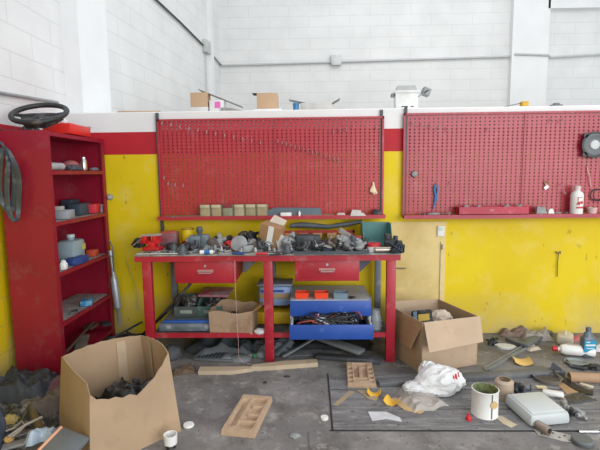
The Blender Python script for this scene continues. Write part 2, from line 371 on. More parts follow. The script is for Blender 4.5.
# left tray: six pouch organiser
a, b = trayp(200, YW-.10), trayp(268, YW-.10)
t = thing('pouch_organiser', 'row of six dusty tan pouches on the left end of the bench board tray', 'organiser', (a+b)/2); t.scale = (1, 1, 1.3)
W_ = (b-a).x
MB().box((0, .02, .04), (W_, .06, .09), bev=.006).done('backing', mat('7d7560', .8, .15, 8), t)
for i in range(6):
    x = -W_/2+W_*(i+.5)/6
    p = MB().box((x, -.006, .042), (W_/6-.012, .05, .078), bev=.01, taper=.92).done('pouch', mat(['9c9070', '97886a', '8a8a70', '9b9378', '8f8668', '9a8c6c'][i], .8, .2, 14, dust=('c9c0a8', .3, 18)), t)
    MB().box((x, -.030, .076), (W_/6-.02, .012, .022), bev=.003).done('flap', mat('b3aa8e' if i != 2 else '7f2e36', .8, .15, 12), p)
solo(MB().box((0, 0, .008), (.26, .03, .014), rot=(0, 0, 4)).cyl((-.13, 0, .008), (-.2, .005, .006), .006), 'file', 'flat grey file lying on the tray at the left of the pouches', 'file', dsteel, trayp(186, YW-.12), smooth=False)
solo(MB().prism([(-.27, 0), (.23, 0), (.23, .012), (.215, .07), (-.2, .078), (-.27, .05)], .03, rot=(90, 0, 0)), 'metal_profile', 'long blue grey metal profile standing at the back of the bench board tray', 'metal profile', mat('56646f', .5, .15, 8), trayp(297, YW-.07)+Vector((0, 0, .003)), smooth=False)
for args in [('paper_box', 'flat white carton lying on tray in front of blue grey profile', 'carton', MB().box((0, 0, .018), (.10, .035, .034), bev=.004), white_p, 286, -.125),
             ('small_bottle', 'tiny white bottle standing on the tray before the blue grey profile', 'bottle', MB().lathe([(0, 0), (.013, 0), (.013, .035), (.006, .04), (.006, .05), (0, .05)], 14), white_p, 299.5, -.13),
             ('plaster_tool', 'pale stepped plastic housing on the right half of the bench board tray', 'housing', MB().prism([(-.065, 0), (.075, 0), (.06, .022), (.03, .03), (.03, .05), (-.05, .055), (-.06, .02)], .06, rot=(90, 0, 0)), mat('bdb9b4', .6), 357, -.09),
             ('plaster_tool', 'low pale plastic cover left of the stepped housing on the tray', 'cover', MB().box((0, 0, .014), (.09, .05, .026), bev=.008, taper=.7), mat('b5aca6', .6), 341, -.10),
             ('relay', 'black square block on the right end of the bench board tray', 'relay', MB().box((0, 0, .02), (.085, .05, .038), bev=.006).box((0, 0, .046), (.06, .04, .014), bev=.003), black, 377, -.10)]:
    nm, lab, cat, mb, mm, px, dy = args
    solo(mb, nm, lab, cat, mm, trayp(px, YW+dy)+Vector((0, 0, .001)))
t = thing('chain', 'pale rusty chain strewn along the bench board tray', 'chain', trayp(318, YW-.13))
ch = MB()
for i in range(22):
    x = -.13+.013*i
    ch.tube([(x+.009*math.cos(R(a)), .005*math.sin(i)+.005*math.sin(R(a))*(i % 2), .006+.005*math.sin(R(a))*(1-i % 2)+.002) for a in range(0, 360, 45)], .0028, 5, True)
ch.done('links', mat('a89c92', .5, .2, 20, metal=.4), t)
t = thing('work_glove', 'cream leather glove like holder hanging at the right of the bench board', 'glove', W(373, 189, YP-.02))
MB().tube([(0, 0, .065), (.004, 0, .04), (0, 0, .01)], [.008, .011, .02]).tube([(0, 0, .02), (-.014, -.004, -.012), (-.022, -.006, -.028)], [.016, .018, .010]).tube([(0, 0, .02), (.014, -.004, -.02), (.032, -.006, -.045)], [.018, .02, .010]).tube([(0, 0, .01), (.0, -.01, -.03), (.012, -.006, -.05)], [.016, .02, .008]).done('body', mat('d8c3a5', .7, .15, 14), t)
# ------------------------------------------------------------------ shelving unit
t = thing('shelving_unit', 'tall red metal shelving unit against the left wall', 'shelving unit', (-2.14, 3.73, 0))
X0, X1, Y0, Y1, HT = -.138, .225, -.46, .46, 1.88
for y in (Y0+.008, Y1-.008):
    MB().box(((X0+X1)/2, y, HT/2), (X1-X0, .016, HT)).box((X1-.008, y+(.018 if y < 0 else -.018), HT/2), (.014, .05, HT)).done('side_panel', red_shelf, t, smooth=False)
MB().box((X0+.006, 0, HT/2), (.01, Y1-Y0-.03, HT-.02)).done('back_panel', red_shelf, t, smooth=False)
SZ = [.075, .42, .812, 1.20, 1.588]
for z in SZ+[HT-.008]:
    s = MB().box(((X0+X1)/2, 0, z-.012), (X1-X0-.03, Y1-Y0-.035, .02)).box((X1-.006, 0, z-.014), (.012, Y1-Y0-.06, .03)).done('shelf' if z < 1.8 else 'top_panel', red_shelf, t, smooth=False)
    if z < 1.5 and z > .1: MB().box(((X0+X1)/2-.004, 0, z), (X1-X0-.05, Y1-Y0-.05, .003)).done('dust_layer', dusty_top, s, smooth=False)
SX = -2.05
def shp(px, k, X=SX): # a place on shelf k
    return Vector((X, S(px, 200, X).y, SZ[k]+.004))
def shelf_thing(mb, name, label, cat, m, px, k, X=SX, rz=0, **kw): return solo(mb, name, label, cat, m, shp(px, k, X), (0, 0, rz), **kw)
shelf_thing(MB().lathe([(0, 0), (.075, .0), (.085, .03), (.07, .065), (.04, .085), (0, .092)], 24), 'rubber_bowl', 'pink rounded rubber dome on the uppermost shelf of the red unit', 'dome', mat('b56a6c', .7, .1, 10), 73, 4, -2.1)
shelf_thing(MB().lathe([(0, 0), (.026, 0), (.028, .005), (.028, .085), (.022, .095), (.022, .115), (0, .117)], 20), 'metal_can', 'small silver can standing on the uppermost shelf', 'can', chrome, 86, 4, -1.99)
shelf_thing(MB().cyl((0, -.1, .03), (0, .1, .03), .03), 'cardboard_tube', 'pale tube lying at the near end of the uppermost shelf', 'tube', mat('9fa0a2', .6), 57, 4, -1.99)
shelf_thing(MB().blob((.10, .16, .05), .25, 2.5, 3), 'rag', 'dark folded rag between tube and silver can on uppermost shelf', 'rag', mat('4e4e56', .9), 76, 4, -1.985)
shelf_thing(MB().blob((.08, .10, .03), .25, 2.5, 5), 'rag', 'small grey rag at the far end of the uppermost shelf', 'rag', mat('77727a', .9), 96, 4, -1.99)
shelf_thing(MB().box((0, 0, .035), (.1, .15, .07), bev=.006), 'grey_case', 'light grey box at the near end of the second shelf down', 'box', mat('8f949a', .6), 64, 3, -1.99, 8)
shelf_thing(MB().box((0, 0, .05), (.1, .07, .10), bev=.006), 'grey_case', 'upright grey box with pale side, behind on the second shelf down', 'box', mat('a3a19c', .6), 56, 3, -2.06, 8)
shelf_thing(MB().box((0, 0, .05), (.12, .2, .10), bev=.008, taper=.95), 'dark_case', 'dark slate blue box in the middle of the second shelf down', 'box', mat('34444e', .5), 79, 3, -2.06, 0)
shelf_thing(MB().box((0, 0, .065), (.1, .14, .13), bev=.006), 'dark_case', 'taller dark blue box at the back of the second shelf', 'box', mat('2a3a48', .5), 70, 3, -2.19, 0)
t = thing('red_tin', 'dented red tin with notched rim on the second shelf down', 'tin', shp(92, 3, -2.0), 6)
MB().box((0, 0, .045), (.1, .13, .085), bev=.006, taper=1.05).done('body', mat('c02a3a', .45), t)
shelf_thing(MB().cyl((0, 0, 0), (0, 0, .06), .022).cyl((0, 0, .06), (0, 0, .075), .03).cyl((-.02, .05, .02), (.03, .09, .02), .018), 'valve', 'small grey metal valve at the far end of second shelf', 'valve', cast, 101, 3, -1.97)
t = thing('plastic_jug', 'translucent square plastic jug on the third shelf down', 'jug', shp(68, 2, -2.06), 0)
MB().box((0, 0, .095), (.15, .21, .19), bev=.03).lathe([(.03, .18), (.03, .215), (0, .215)], 16).done('body', mat('9fb4bd', .25, .06, 8, alpha=.9, trans=.2), t)
MB().cyl((0, 0, .21), (0, 0, .235), .033).done('cap', mat('b9c3c6', .4), t)
MB().box((.077, .06, .12), (.003, .06, .05)).done('label_sticker', mat('b9b46a', .6), t)
shelf_thing(MB().box((0, 0, .028), (.1, .2, .055), bev=.004), 'blue_carton', 'flat dark blue carton beside the jug on the third shelf down', 'carton', mat('26407e', .6, dust=('8090a8', .3, 14)), 73, 2, -1.965)
shelf_thing(MB().box((0, 0, .03), (.08, .08, .06), bev=.006), 'orange_block', 'small orange red carton beyond the blue carton on third shelf', 'carton', mat('b8482e', .6), 89, 2, -2.0)
shelf_thing(MB().blob((.05, .07, .07), .3, 3, 9), 'paper_wad', 'crumpled white paper at the near end of the third shelf', 'paper', white_p, 59, 2, -1.955)
shelf_thing(MB().box((0, 0, .022), (.09, .12, .044), bev=.004), 'blue_carton', 'small bright blue carton with pale top on the fourth shelf down', 'carton', mat('2d7fae', .6, dust=('9fc0cf', .4, 14)), 80, 1, -1.97, 20)
shelf_thing(MB().tube([(0, -.06, .008), (.02, 0, .008), (0, .06, .008), (-.02, 0, .008)], .008, closed=True), 'rubber_ring', 'dark oval ring at the near end of the fourth shelf', 'ring', rubber, 66, 1, -1.965)
for i, (px, X, rz, lab) in enumerate([(72, -2.0, 20, 'grey wood offcut lying at the near end of the bottom shelf'), (88, -2.1, -15, 'brown wood offcut crossing the bottom shelf'), (98, -2.0, 35, 'short dark offcut at the far end of the bottom shelf')]):
    shelf_thing(MB().box((0, 0, .02+.02*i), (.09, .3-.06*i, .025), rot=(6, 0, 0)), 'wood_offcut', lab, 'wood', mat(['6d6358', '5f4a38', '3e3a38'][i], .8, .2, 8), px, 0, X, rz, smooth=False)
# on top of the unit
t = thing('steering_wheel', 'black car steering wheel resting on top of the red shelving unit', 'steering wheel', (0, 0, 0), rot=(0, 0, 0)); ZT = HT+.002
t.location = (-2.05, 3.46, ZT+.085); t.rotation_euler = (R(27), R(-2), R(12)); rr = .188
MB().tube([(rr*math.cos(R(a)), rr*math.sin(R(a)), .06) for a in range(0, 360, 10)], .02, 10, True).done('rim', black, t)
MB().prism([(-.15, .05), (-.07, .07), (.07, .07), (.15, .05), (.12, -.03), (.07, -.12), (-.07, -.12), (-.12, -.03)], .05, c=(0, -.02, -.005)).done('hub', black, t)
for a in (0, 180, 250, 290):
    MB().tube([(.04*math.cos(R(a)), .04*math.sin(R(a)), .035), (.1*math.cos(R(a)), .1*math.sin(R(a)), .04), (rr*math.cos(R(a)), rr*math.sin(R(a)), .058)], [.022, .016, .012]).done('spoke', black, t)
t = thing('toolbox_lid', 'bright red metal box lying on top of the red shelving unit', 'metal box', (-2.05, 3.83, ZT+.001), 4)
MB().box((0, 0, .045), (.22, .40, .085), bev=.006).done('body', mat('d2281f', .4, .08, 5), t)
MB().box((0, .19, .09), (.23, .03, .012)).done('rim', mat('9c9a98', .5), t)
solo(MB().blob((.12, .16, .07), .3, 2.5, 11), 'rubber_boot', 'crumpled black rubber piece beside steering wheel on the unit', 'rubber piece', rubber, (-2.24, 3.62, ZT))
solo(MB().blob((.06, .05, .035), .15, 2.5, 12), 'white_pebble', 'small white plastic stopper on the front edge of the red metal box', 'stopper', white_p, (-2.0, 3.68, ZT+.09))
solo(MB().tube([(.03*math.sin(i*.9)-.05, -.1+.03*i, .010+.003*math.sin(i)) for i in range(14)], .008), 'power_cord', 'dark brown cord lying along the near edge of the unit top', 'cord', mat('5b3a40', .6), (-2.24, 3.33, ZT))
# belts hung on the side of the unit
for i, (px, z0, z1, w, lab) in enumerate([(2, 1.80, 1.40, .05, 'short wide black drive belt loop hanging nearest the wall on the red unit'),
                                          (7, 1.76, 1.28, .055, 'twisted black drive belt hanging in the middle of the bundle'),
                                          (13, 1.68, 1.22, .045, 'longest black drive belt loop hanging lowest and rightmost in the bundle')]):
    y = 3.27-.028-i*.018; x = -2.245+i*.05; pts = []
    for k in range(24):
        a = 2*math.pi*k/24
        pts.append((x+w*math.sin(a)*(1+.25*math.sin(2*a)), y, (z0+z1)/2+(z0-z1)/2*math.cos(a)))
    bm = MB(); N = len(pts)
    V = []
    for k, p in enumerate(pts):
        tw = .5+.9*math.sin(k*.52+i); nx, ny = math.cos(tw), math.sin(tw)
        pr = []
        for (u, v) in ((-.019, -.004), (.019, -.004), (.019, .004), (-.019, .004)):
            pr.append(bm.bm.verts.new((p[0]+u*nx-v*ny, p[1]-.004+(u*ny+v*nx)*.4, p[2])))
        V.append(pr)
    for k in range(N):
        A, B = V[k], V[(k+1) % N]
        for q in range(4): bm.bm.faces.new((A[q], A[(q+1) % 4], B[(q+1) % 4], B[q]))
    solo(bm, 'drive_belt', lab, 'belt', mat('3a444c', .35, .2, 8, dust=('77828a', .35, 9)))
solo(MB().tube([(0, 0, 0), (0, -.05, .0), (0, -.10, .01)], .006), 'wall_hook', 'dark peg on the side of the red unit carrying the belts', 'hook', dsteel, (-2.24, 3.27, 1.79))
# grease gun and cord beside the unit
t = thing('grease_gun', 'silver grease gun hanging upright between the red unit and the yellow wall', 'grease gun', (-1.835, 4.13, .13)); t.scale = (1.15, 1.15, 1.2); t.rotation_euler = (0, R(-4), 0)
MB().lathe([(0, .0), (.012, .0), (.014, .12), (.03, .14), (.03, .36), (.026, .38), (.014, .40), (.012, .55), (.02, .56), (.018, .60), (0, .6)], 18).done('barrel', mat('a9afb3', .35, .1, 12, metal=.4), t)
MB().tube([(0, 0, .4), (.02, -.02, .5), (.03, -.01, .62), (.0, 0, .68)], .006).done('lever', dsteel, t)
solo(MB().lathe([(0, 0), (.02, 0), (.027, .012), (.02, .024), (0, .026)], 18, rot=(90, 0, 30)), 'round_disc', 'small grey round knob on the far post of the red unit', 'knob', cast, S(109.5, 197, -1.90)+Vector((.004, 0, 0)))
solo(MB().tube([(0, 0, 0), (.05, -.02, -.12), (.1, -.03, -.3), (.11, -.02, -.5)], .003), 'thin_wire', 'thin pale wire trailing on the yellow wall right of the red unit', 'wire', mat('a59c6a', .6), (-1.78, YW-.01, .75))
# ------------------------------------------------------------------ workbench
BZ = .905; LZ = .235
t = thing('workbench', 'long red metal workbench with grey dusty top and two drawers', 'workbench', (-.358, 3.85, 0))
bx0, bx1, by0, by1 = -1.08, 1.075, -.31, .31
MB().box((0, 0, BZ-.006), (2.15, .60, .012), bev=.003).done('worktop', dusty_top, t)
MB().box((0, by0+.015, BZ-.034), (2.14, .02, .044)).box((0, by1-.015, BZ-.034), (2.14, .02, .044)).box((-1.06, 0, BZ-.034), (.02, .58, .044)).box((1.06, 0, BZ-.034), (.02, .58, .044)).done('apron', red_bench, t, smooth=False)
for x in (-.98, .008, 1.0):
    MB().box((x, by0+.04, (BZ-.056)/2), (.074, .05, BZ-.056), bev=.003).done('leg', red_bench, t)
for x in (-.93, -.0, .975):
    MB().box((x+.0, by1-.04, (BZ-.056)/2), (.055, .04, BZ-.056), bev=.003).done('leg', grey_steel, t)['label'] = 'grey rear leg'
MB().box((0.01, 0, LZ-.012), (1.96, .56, .02)).done('lower_shelf', mat('4b4b4d', .7, .2, 6, dust=('77736e', .4, 10)), t, smooth=False)
MB().box((0.01, by0+.03, LZ-.008), (1.95, .012, .04)).done('shelf_rail', red_bench, t, smooth=False)
MB().box((-1.0, 0, .14), (.03, .5, .03)).box((1.02, 0, .14), (.03, .5, .03)).done('side_rail', grey_steel, t, smooth=False)
def drawer(xa, xb, z0, z1, side):
    xc = (xa+xb)/2+.35; w = xb-xa; zc = (z0+z1)/2; h = z1-z0; fy = by0+.035
    d = MB().box((xc, fy+.24, zc), (w-.02, .46, h-.01)).box((xc, fy, zc), (w, .012, h), bev=.004).box((xc, fy-.008, z0+.012), (w-.03, .006, .006)).box((xc, fy-.008, z1-.012), (w-.03, .006, .006)).done('drawer', red_bench, t)
    MB().tube([(xc-.055, fy-.006, zc-.005), (xc-.05, fy-.028, zc-.01), (xc+.05, fy-.028, zc-.01), (xc+.055, fy-.006, zc-.005)], .006).box((xc, fy-.008, zc+.004), (.13, .004, .022)).done('handle', mat('b98f8d', .4, metal=.5), d)
    MB().cyl((xc, fy-.004, zc+.045), (xc, fy-.013, zc+.045), .011).done('lock', chrome, d)
drawer(-1.105, -.60, .665, .862, 1); drawer(-.125, .395, .678, .862, 0)
for sx in (-.235, .76):
    MB().prism([(0, 0), (.11, 0), (.11, -.07), (0, -.15)][::-1] if 0 else [(0, .15), (0, 0), (.02, 0), (.11, .09), (.11, .15)], .012, c=(sx, -.02, .698), rot=(90, 0, 0)).done('bracket', grey_steel, t, smooth=False)
BX = lambda px, py: G(px, py, BZ+.001)
def bt(mb, name, label, cat, m, px, py, rot=(0, 0, 0), dz=0, **k):
    return solo(mb, name, label, cat, m, BX(px, py)+Vector((0, 0, dz)), rot, **k)
# vise
t = thing('bench_vise', 'small red bench vise at the left end of the workbench', 'vise', BX(153, 250), -8)
rv = mat('c51d28', .4, .12, 8, dust=('5a3a3a', .35, 12))
MB().box((0, 0, .015), (.15, .10, .03), bev=.006).box((.0, 0, .05), (.07, .08, .06), bev=.012).box((.035, 0, .1), (.035, .10, .05), bev=.006).done('fixed_jaw', rv, t)
MB().box((-.055, 0, .1), (.035, .10, .05), bev=.006).box((-.02, 0, .07), (.17, .045, .03), bev=.006).done('sliding_jaw', rv, t)
MB().cyl((-.07, 0, .07), (-.135, 0, .07), .014).done('screw', dsteel, t)
MB().cyl((-.13, -.1, .05), (-.13, .08, .09), .006).done('handle', steel, t)
MB().box((-.01, 0, .13), (.16, .07, .012), rot=(0, -3, 0)).done('jaw_plate', mat('9b9b9b', .5), t)
solo(MB().cyl((-.19, 0, .007), (.2, .02, .007), .006), 'steel_rod', 'thin bright steel rod lying along the front left edge of the bench', 'rod', chrome, BX(160, 255.0))
bt(MB().blob((.11, .12, .08), .3, 2.5, 21), 'rubber_boot', 'black lump of rubber at the far left corner of the bench', 'rubber piece', black, 139, 247)
bt(MB().lathe([(0, 0), (.05, 0), (.055, .02), (.04, .05), (.02, .055), (0, .055)], 20), 'rubber_plug', 'round black cap just right of the red vise', 'cap', black, 172, 249)
t = thing('rusty_canister', 'square dusty red canister at the back left of the bench', 'canister', BX(170, 246.5), 5)
MB().box((0, 0, .065), (.145, .12, .13), bev=.008).done('body', mat('8e3a3c', .6, .2, 8, dust=('6a6870', .5, 9)), t)
MB().box((0, 0, .133), (.13, .1, .012), bev=.003).done('lid', mat('b04a42', .6), t)
t = thing('paint_can', 'small yellow can with red lower band standing at the back of the bench', 'can', BX(188.5, 245.5))
MB().lathe([(.056, .05), (.056, .15), (.052, .155), (.0, .15)], 28).done('body', mat('d6b90f', .4, .08, 8, dust=('8a7a30', .25, 10)), t)
MB().lathe([(0, 0), (.056, 0), (.057, .004), (.057, .052), (.05, .052)], 28).done('red_band', mat('b53022', .4), t)
MB().lathe([(.050, .150), (.058, .150), (.058, .158), (.050, .158), (.050, .150)], 28).done('rim', mat('8a6a3a', .4), t)
t = thing('pump_motor', 'blue grey cast pump body with a round knob, standing left of centre', 'pump', BX(199, 247.5), 10)
pmm = mat('66747e', .5, .2, 10, dust=('9aa09f', .35, 14))
MB().box((-.03, 0, .055), (.1, .1, .11), bev=.014).lathe([(0, 0), (.05, 0), (.05, .1), (.04, .115), (0, .115)], 20, c=(.05, 0, 0)).cyl((.09, 0, .05), (.13, -.02, .05), .025).cyl((-.08, 0, .06), (-.105, 0, .06), .03).done('housing', pmm, t)
MB().cyl((.01, 0, .1), (.01, 0, .135), .018).lathe([(0, .03), (.024, .03), (.03, 0), (.022, -.028), (0, -.03)][::-1], 16, c=(.01, 0, .155)).done('knob', mat('4c555c', .5), t)
bt(MB().blob((.12, .1, .065), .2, 2, 22), 'rubber_boot', 'rounded black rubber lump in front of the yellow can', 'rubber piece', black, 187, 250)
bt(MB().lathe([(0, 0), (.028, 0), (.03, .04), (.018, .055), (.018, .07), (0, .07)], 18), 'glass_jar', 'tiny clear glass jar at the back behind the red bracket', 'jar', mat('c5c9c4', .15, alpha=.7), 219.5, 243.5, dz=.03)
bt(MB().box((0, 0, .016), (.11, .07, .03), bev=.006), 'filter_block', 'low dark block under the tiny glass jar', 'block', black, 219.5, 243.8)
t = thing('red_bracket', 'bright red bent sheet bracket tilted among the tools', 'bracket', BX(229, 250), rot=(0, 0, -25))
MB().box((-.03, 0, .045), (.09, .09, .008), rot=(0, -38, 0)).box((.045, 0, .042), (.11, .09, .008), rot=(0, 42, 0)).done('plate', mat('c4282a', .45, .15, 9, dust=('6e4a4a', .3, 12)), t, smooth=False)
bt(MB().box((0, 0, .05), (.12, .012, .09), rot=(-25, 0, 18), bev=.004), 'reflector_plate', 'dark red square plate leaning behind the red bracket', 'plate', mat('6e2c34', .5, .15, 9), 237, 247)
bt(MB().lathe([(0, 0), (.062, 0), (.07, .008), (.07, .016), (.05, .022), (.02, .02), (0, .03)], 28, rot=(58, 0, -10), c=(0, 0, .06)), 'clutch_disc', 'grey round disc tilted up in the middle left of the bench', 'disc', cast, 239.5, 251)
t = thing('spray_tube', 'white and blue tube lying at the front of the bench left of centre', 'tube', BX(207, 254.3), 4)
MB().cyl((-.055, 0, .018), (.05, 0, .018), .017).done('body', white_p, t)
MB().cyl((-.02, 0, .0185), (.025, 0, .0185), .0178).done('blue_band', mat('2a62a8', .4), t)
MB().cyl((.05, 0, .018), (.065, 0, .018), .010).done('cap', chrome, t)
# tangled black cable pile
def tangle(n, d, r, seed, h):
    q = random.Random(seed); mb = MB()
    for k in range(n):
        cx, cy, cz = (q.uniform(-.2, .2)*d[0], q.uniform(-.2, .2)*d[1], h*q.uniform(.25, .6)); ax = q.uniform(.18, .42)*d[0]; ay = q.uniform(.18, .42)*d[1]; ph = q.uniform(0, 6); tl = q.uniform(-.5, .5); L = q.uniform(4, 9)
        pts = [(cx+ax*math.cos(ph+s*L/16), cy+ay*math.sin(ph+s*L/16*1.1), max(r, cz+h*.4*math.sin(ph*2+s*.55*(1+tl)))) for s in range(17)]
        mb.tube(pts, r, 5)
    return mb
t = solo(tangle(22, (.17, .15), .0085, 4, .14), 'cable_bundle', 'tangled black cable bundle behind the bench clutter left of the carton', 'cable bundle', black, BX(248.5, 247.5))
# small tilted cardboard carton
t = thing('small_carton', 'small tilted brown carton with white tape stripe standing on the bench', 'carton', BX(269.5, 248.5)+Vector((0, 0, .02)), rot=(6, 14, -18))
def open_box(w, d, h, th=.004, bot=1.0, rim=None, nseg=8, flare=0.0, bow=0.0):
    """open carton: outer and inner shell, floor; rim(u)->extra height round the perimeter"""
    mb = MB(); P = []
    cs = [(-1, -1), (1, -1), (1, 1), (-1, 1)]
    for k in range(4):
        a, b = cs[k], cs[(k+1) % 4]
        for j in range(nseg):
            u = j/nseg; x, y = a[0]+(b[0]-a[0])*u, a[1]+(b[1]-a[1])*u
            bo = 1+bow*math.sin(math.pi*u); P.append((x*bo if k % 2 else x*1, y*bo if k % 2 == 0 else y, (k+u)/4))
    n = len(P); NV = 5
    def ring(off, lv):
        out = []
        for x, y, u in P:
            hz = (h+(rim(u) if rim else 0))*lv; s = bot+(1-bot)*lv; bb = 1+ (0 if not bow else 0)
            out.append(mb.bm.verts.new((x*(w/2*s-off), y*(d/2*s-off), max(hz, 0 if off == 0 else th))))
        return out
    O = [ring(0, i/NV) for i in range(NV+1)]; I = [ring(th, i/NV) for i in range(NV+1)]
    for A in (O, I):
        for i in range(NV):
            for k in range(n): mb.bm.faces.new((A[i][k], A[i][(k+1) % n], A[i+1][(k+1) % n], A[i+1][k]))
    for k in range(n): mb.bm.faces.new((O[-1][k], O[-1][(k+1) % n], I[-1][(k+1) % n], I[-1][k]))
    mb.bm.faces.new(O[0][::-1]); mb.bm.faces.new(I[0])
    return mb
MB().box((0, 0, .1), (.18, .12, .20), bev=.003).done('body', mat('9a7654', .8, .1, 8), t)
MB().box((.012, -.0615, .10), (.05, .002, .195)).done('tape_stripe', white_p, t)
MB().prism([(-.075, 0), (.06, 0), (.075, .05), (-.05, .07)], .003, c=(.02, .04, .201), rot=(62, 0, 0)).done('top_flap', mat('c9bcb0', .8), t, smooth=False)
solo(MB().prism([(-.05, 0), (.05, .0), (.06, .1), (-.01, .14), (-.055, .08)], .003, rot=(78, 0, 35)), 'paper_sheet', 'crumpled grey paper leaning on right side of the tilted carton', 'paper', mat('a8a39e', .8, .12, 9), BX(283, 250), smooth=False)
# long bumper strip resting at the back
bs = MB(); pts = [W(290, 226, 4.12), W(300, 225.0, 4.12), (W(312, 225.5, 4.12)), W(328, 226.8, 4.12), W(345, 224.5, 4.12), W(362, 221.5, 4.12)]
sec = [.018, .027, .026, .020, .022, .018]
solo(bs.tube(pts, sec, 10), 'bumper_strip', 'long dark grey moulded strip lying along the back of the bench', 'moulding', mat('4d555a', .55, .15, 6, dust=('7f8486', .3, 8)))
t = thing('tool_rack', 'low red rack with wooden blocks along the back of the bench', 'rack', (.06, 4.11, BZ+.001))
MB().box((0, 0, .105), (.68, .03, .02)).box((0, 0, .01), (.68, .05, .02)).box((-.33, 0, .06), (.02, .03, .11)).box((.33, 0, .06), (.02, .03, .11)).done('frame', mat('a8242e', .5), t, smooth=False)
for i in range(5): MB().box((-.26+.13*i, 0, .07), (.085, .035, .05), bev=.003).done('wooden_block', mat('b08a60', .8, .1, 9), t)
# bumper supported at rack; black ECU and tray
t = thing('junction_box', 'black square electrical housing with three holes, centre of the bench', 'housing', BX(305, 248.5), 3)
MB().box((0, 0, .06), (.15, .13, .12), bev=.008).box((.08, -.01, .07), (.10, .10, .09), bev=.006).done('body', mat('33393f', .5, .15, 8, dust=('6e7479', .35, 12)), t)
for k in range(3): MB().cyl((-.03, -.064, .03+.03*k), (-.03, -.068, .03+.03*k), .009).done('hole_boss', black, t)
t = thing('parts_tray', 'flat black parts tray at the front right of the bench', 'tray', BX(331, 252.5), 0)
MB().box((0, 0, .004), (.60, .16, .008)).box((0, -.078, .012), (.60, .006, .024)).box((0, .078, .012), (.60, .006, .024)).box((-.297, 0, .012), (.006, .16, .024)).box((.297, 0, .012), (.006, .16, .024)).done('tray_body', mat('3c444e', .5, .15, 8), t, smooth=False)
t = thing('plastic_cover', 'long beige grey plastic cover propped diagonally over the parts tray', 'cover', BX(354, 249)+Vector((-.01, 0, .075)), rot=(12, 33, 8))
MB().prism([(-.15, -.03), (-.12, -.05), (.13, -.035), (.16, 0), (.13, .035), (-.12, .05), (-.15, .03)], .028).done('shell', mat('8d8784', .55, .12, 8), t)
MB().box((.02, 0, .03), (.12, .03, .008), bev=.003).done('raised_rib', mat('7a7472', .55), t)
t = thing('storage_bin', 'teal open fronted storage bin at the right end of the bench', 'storage bin', BX(377, 246.5)+Vector((0, .05, 0)), 0)
tb = mat('4a7a78', .5, .12, 6, dust=('7f9a94', .3, 9))
MB().box((0, 0, .003), (.25, .22, .006)).box((0, .108, .10), (.25, .005, .195)).prism([(-.11, 0), (.11, 0), (.11, .195), (-.02, .195), (-.11, .06)], .005, c=(-.125, 0, 0), rot=(90, 0, 90)).prism([(-.11, 0), (.11, 0), (.11, .195), (-.02, .195), (-.11, .06)], .005, c=(.12, 0, 0), rot=(90, 0, 90)).box((0, -.108, .03), (.25, .005, .06)).done('body', tb, t, smooth=False)
MB().box((0, -.113, .032), (.09, .004, .03)).done('label_holder', mat('5f8a84', .5), t)
t = thing('plastic_tub', 'small white tub with red lid standing in front of the teal bin', 'tub', BX(373, 251.2))
MB().lathe([(0, 0), (.056, 0), (.058, .045), (.0, .045)], 28).done('body', white_p, t)
MB().lathe([(.0, .068), (.056, .068), (.061, .062), (.061, .045), (0, .045)][::-1], 28).done('lid', mat('b5202a', .4), t)
bt(MB().cyl((-.07, 0, .024), (.065, .01, .024), .023, seg=20).cyl((-.075, 0, .024), (-.07, 0, .024), .019), 'metal_cylinder', 'short shiny metal cylinder lying at the front right of the bench', 'cylinder', mat('a59a92', .3, metal=.8), 384, 252.8)
t = thing('carburettor', 'black cast engine part with fins at the right end of bench', 'engine part', BX(391, 249.5), -12)
MB().box((0, 0, .05), (.11, .1, .08), bev=.01).cyl((-.03, 0, .08), (-.03, 0, .13), .028).cyl((.035, .01, .07), (.035, .01, .115), .02).cyl((.05, 0, .05), (.085, -.01, .05), .03).cyl((-.02, -.05, .04), (-.02, -.085, .04), .022).done('body', mat('2c3036', .45, .2, 12, dust=('666a70', .35, 16)), t)
for k in range(3): MB().box((-.0, -.052, .03+.02*k), (.08, .012, .007)).done('fin', dsteel, t)
bt(tangle(10, (.13, .1), .006, 9, .1), 'cable_bundle', 'small dark coil of leads around the finned engine part', 'cable bundle', mat('26303c', .5), 398, 253)
# tools and small parts on the bench
def wrench(L):
    h = L/2
    return MB().prism([(-h+.02, -.006), (h-.02, -.006), (h-.008, -.018), (h+.01, -.014), (h-.004, -.005), (h-.004, .005), (h+.01, .014), (h-.008, .018), (h-.02, .006), (-h+.02, .006), (-h+.008, .018), (-h-.01, .014), (-h+.002, .005), (-h+.002, -.005), (-h-.01, -.014), (-h+.008, -.018)], .007)
def bolt(L=.05): return MB().cyl((-L/2, 0, .012), (L/2, 0, .012), .007, seg=8).cyl((L/2, 0, .012), (L/2+.01, 0, .012), .013, seg=6)
def nut(): return MB().lathe([(.007, 0), (.016, 0), (.016, .012), (.007, .012), (.007, 0)], 6)
def socket(): return MB().lathe([(0, 0), (.016, 0), (.016, .02), (.012, .024), (.012, .045), (.008, .045), (.008, .02), (0, .02)], 14)
def ringp(r=.035): return MB().lathe([(r*.6, 0), (r, 0), (r, .012), (r*.85, .016), (r*.6, .012), (r*.6, 0)], 22)
def elbow(): return MB().tube([(-.05, 0, .02), (-.02, 0, .022), (.01, .012, .03), (.02, .02, .055), (.022, .022, .085)], [.018, .018, .02, .018, .018], 12)
def lbr(): return MB().prism([(0, 0), (.07, 0), (.07, .008), (.008, .008), (.008, .055), (0, .055)], .035, rot=(90, 0, 0), c=(-.035, .017, 0))
def housing_(): return MB().lathe([(0, 0), (.045, 0), (.045, .018), (.03, .025), (.026, .06), (.014, .065), (.014, .08), (0, .08)], 20).cyl((.045, 0, .01), (.065, 0, .01), .012).cyl((-.045, 0, .01), (-.065, 0, .01), .012)
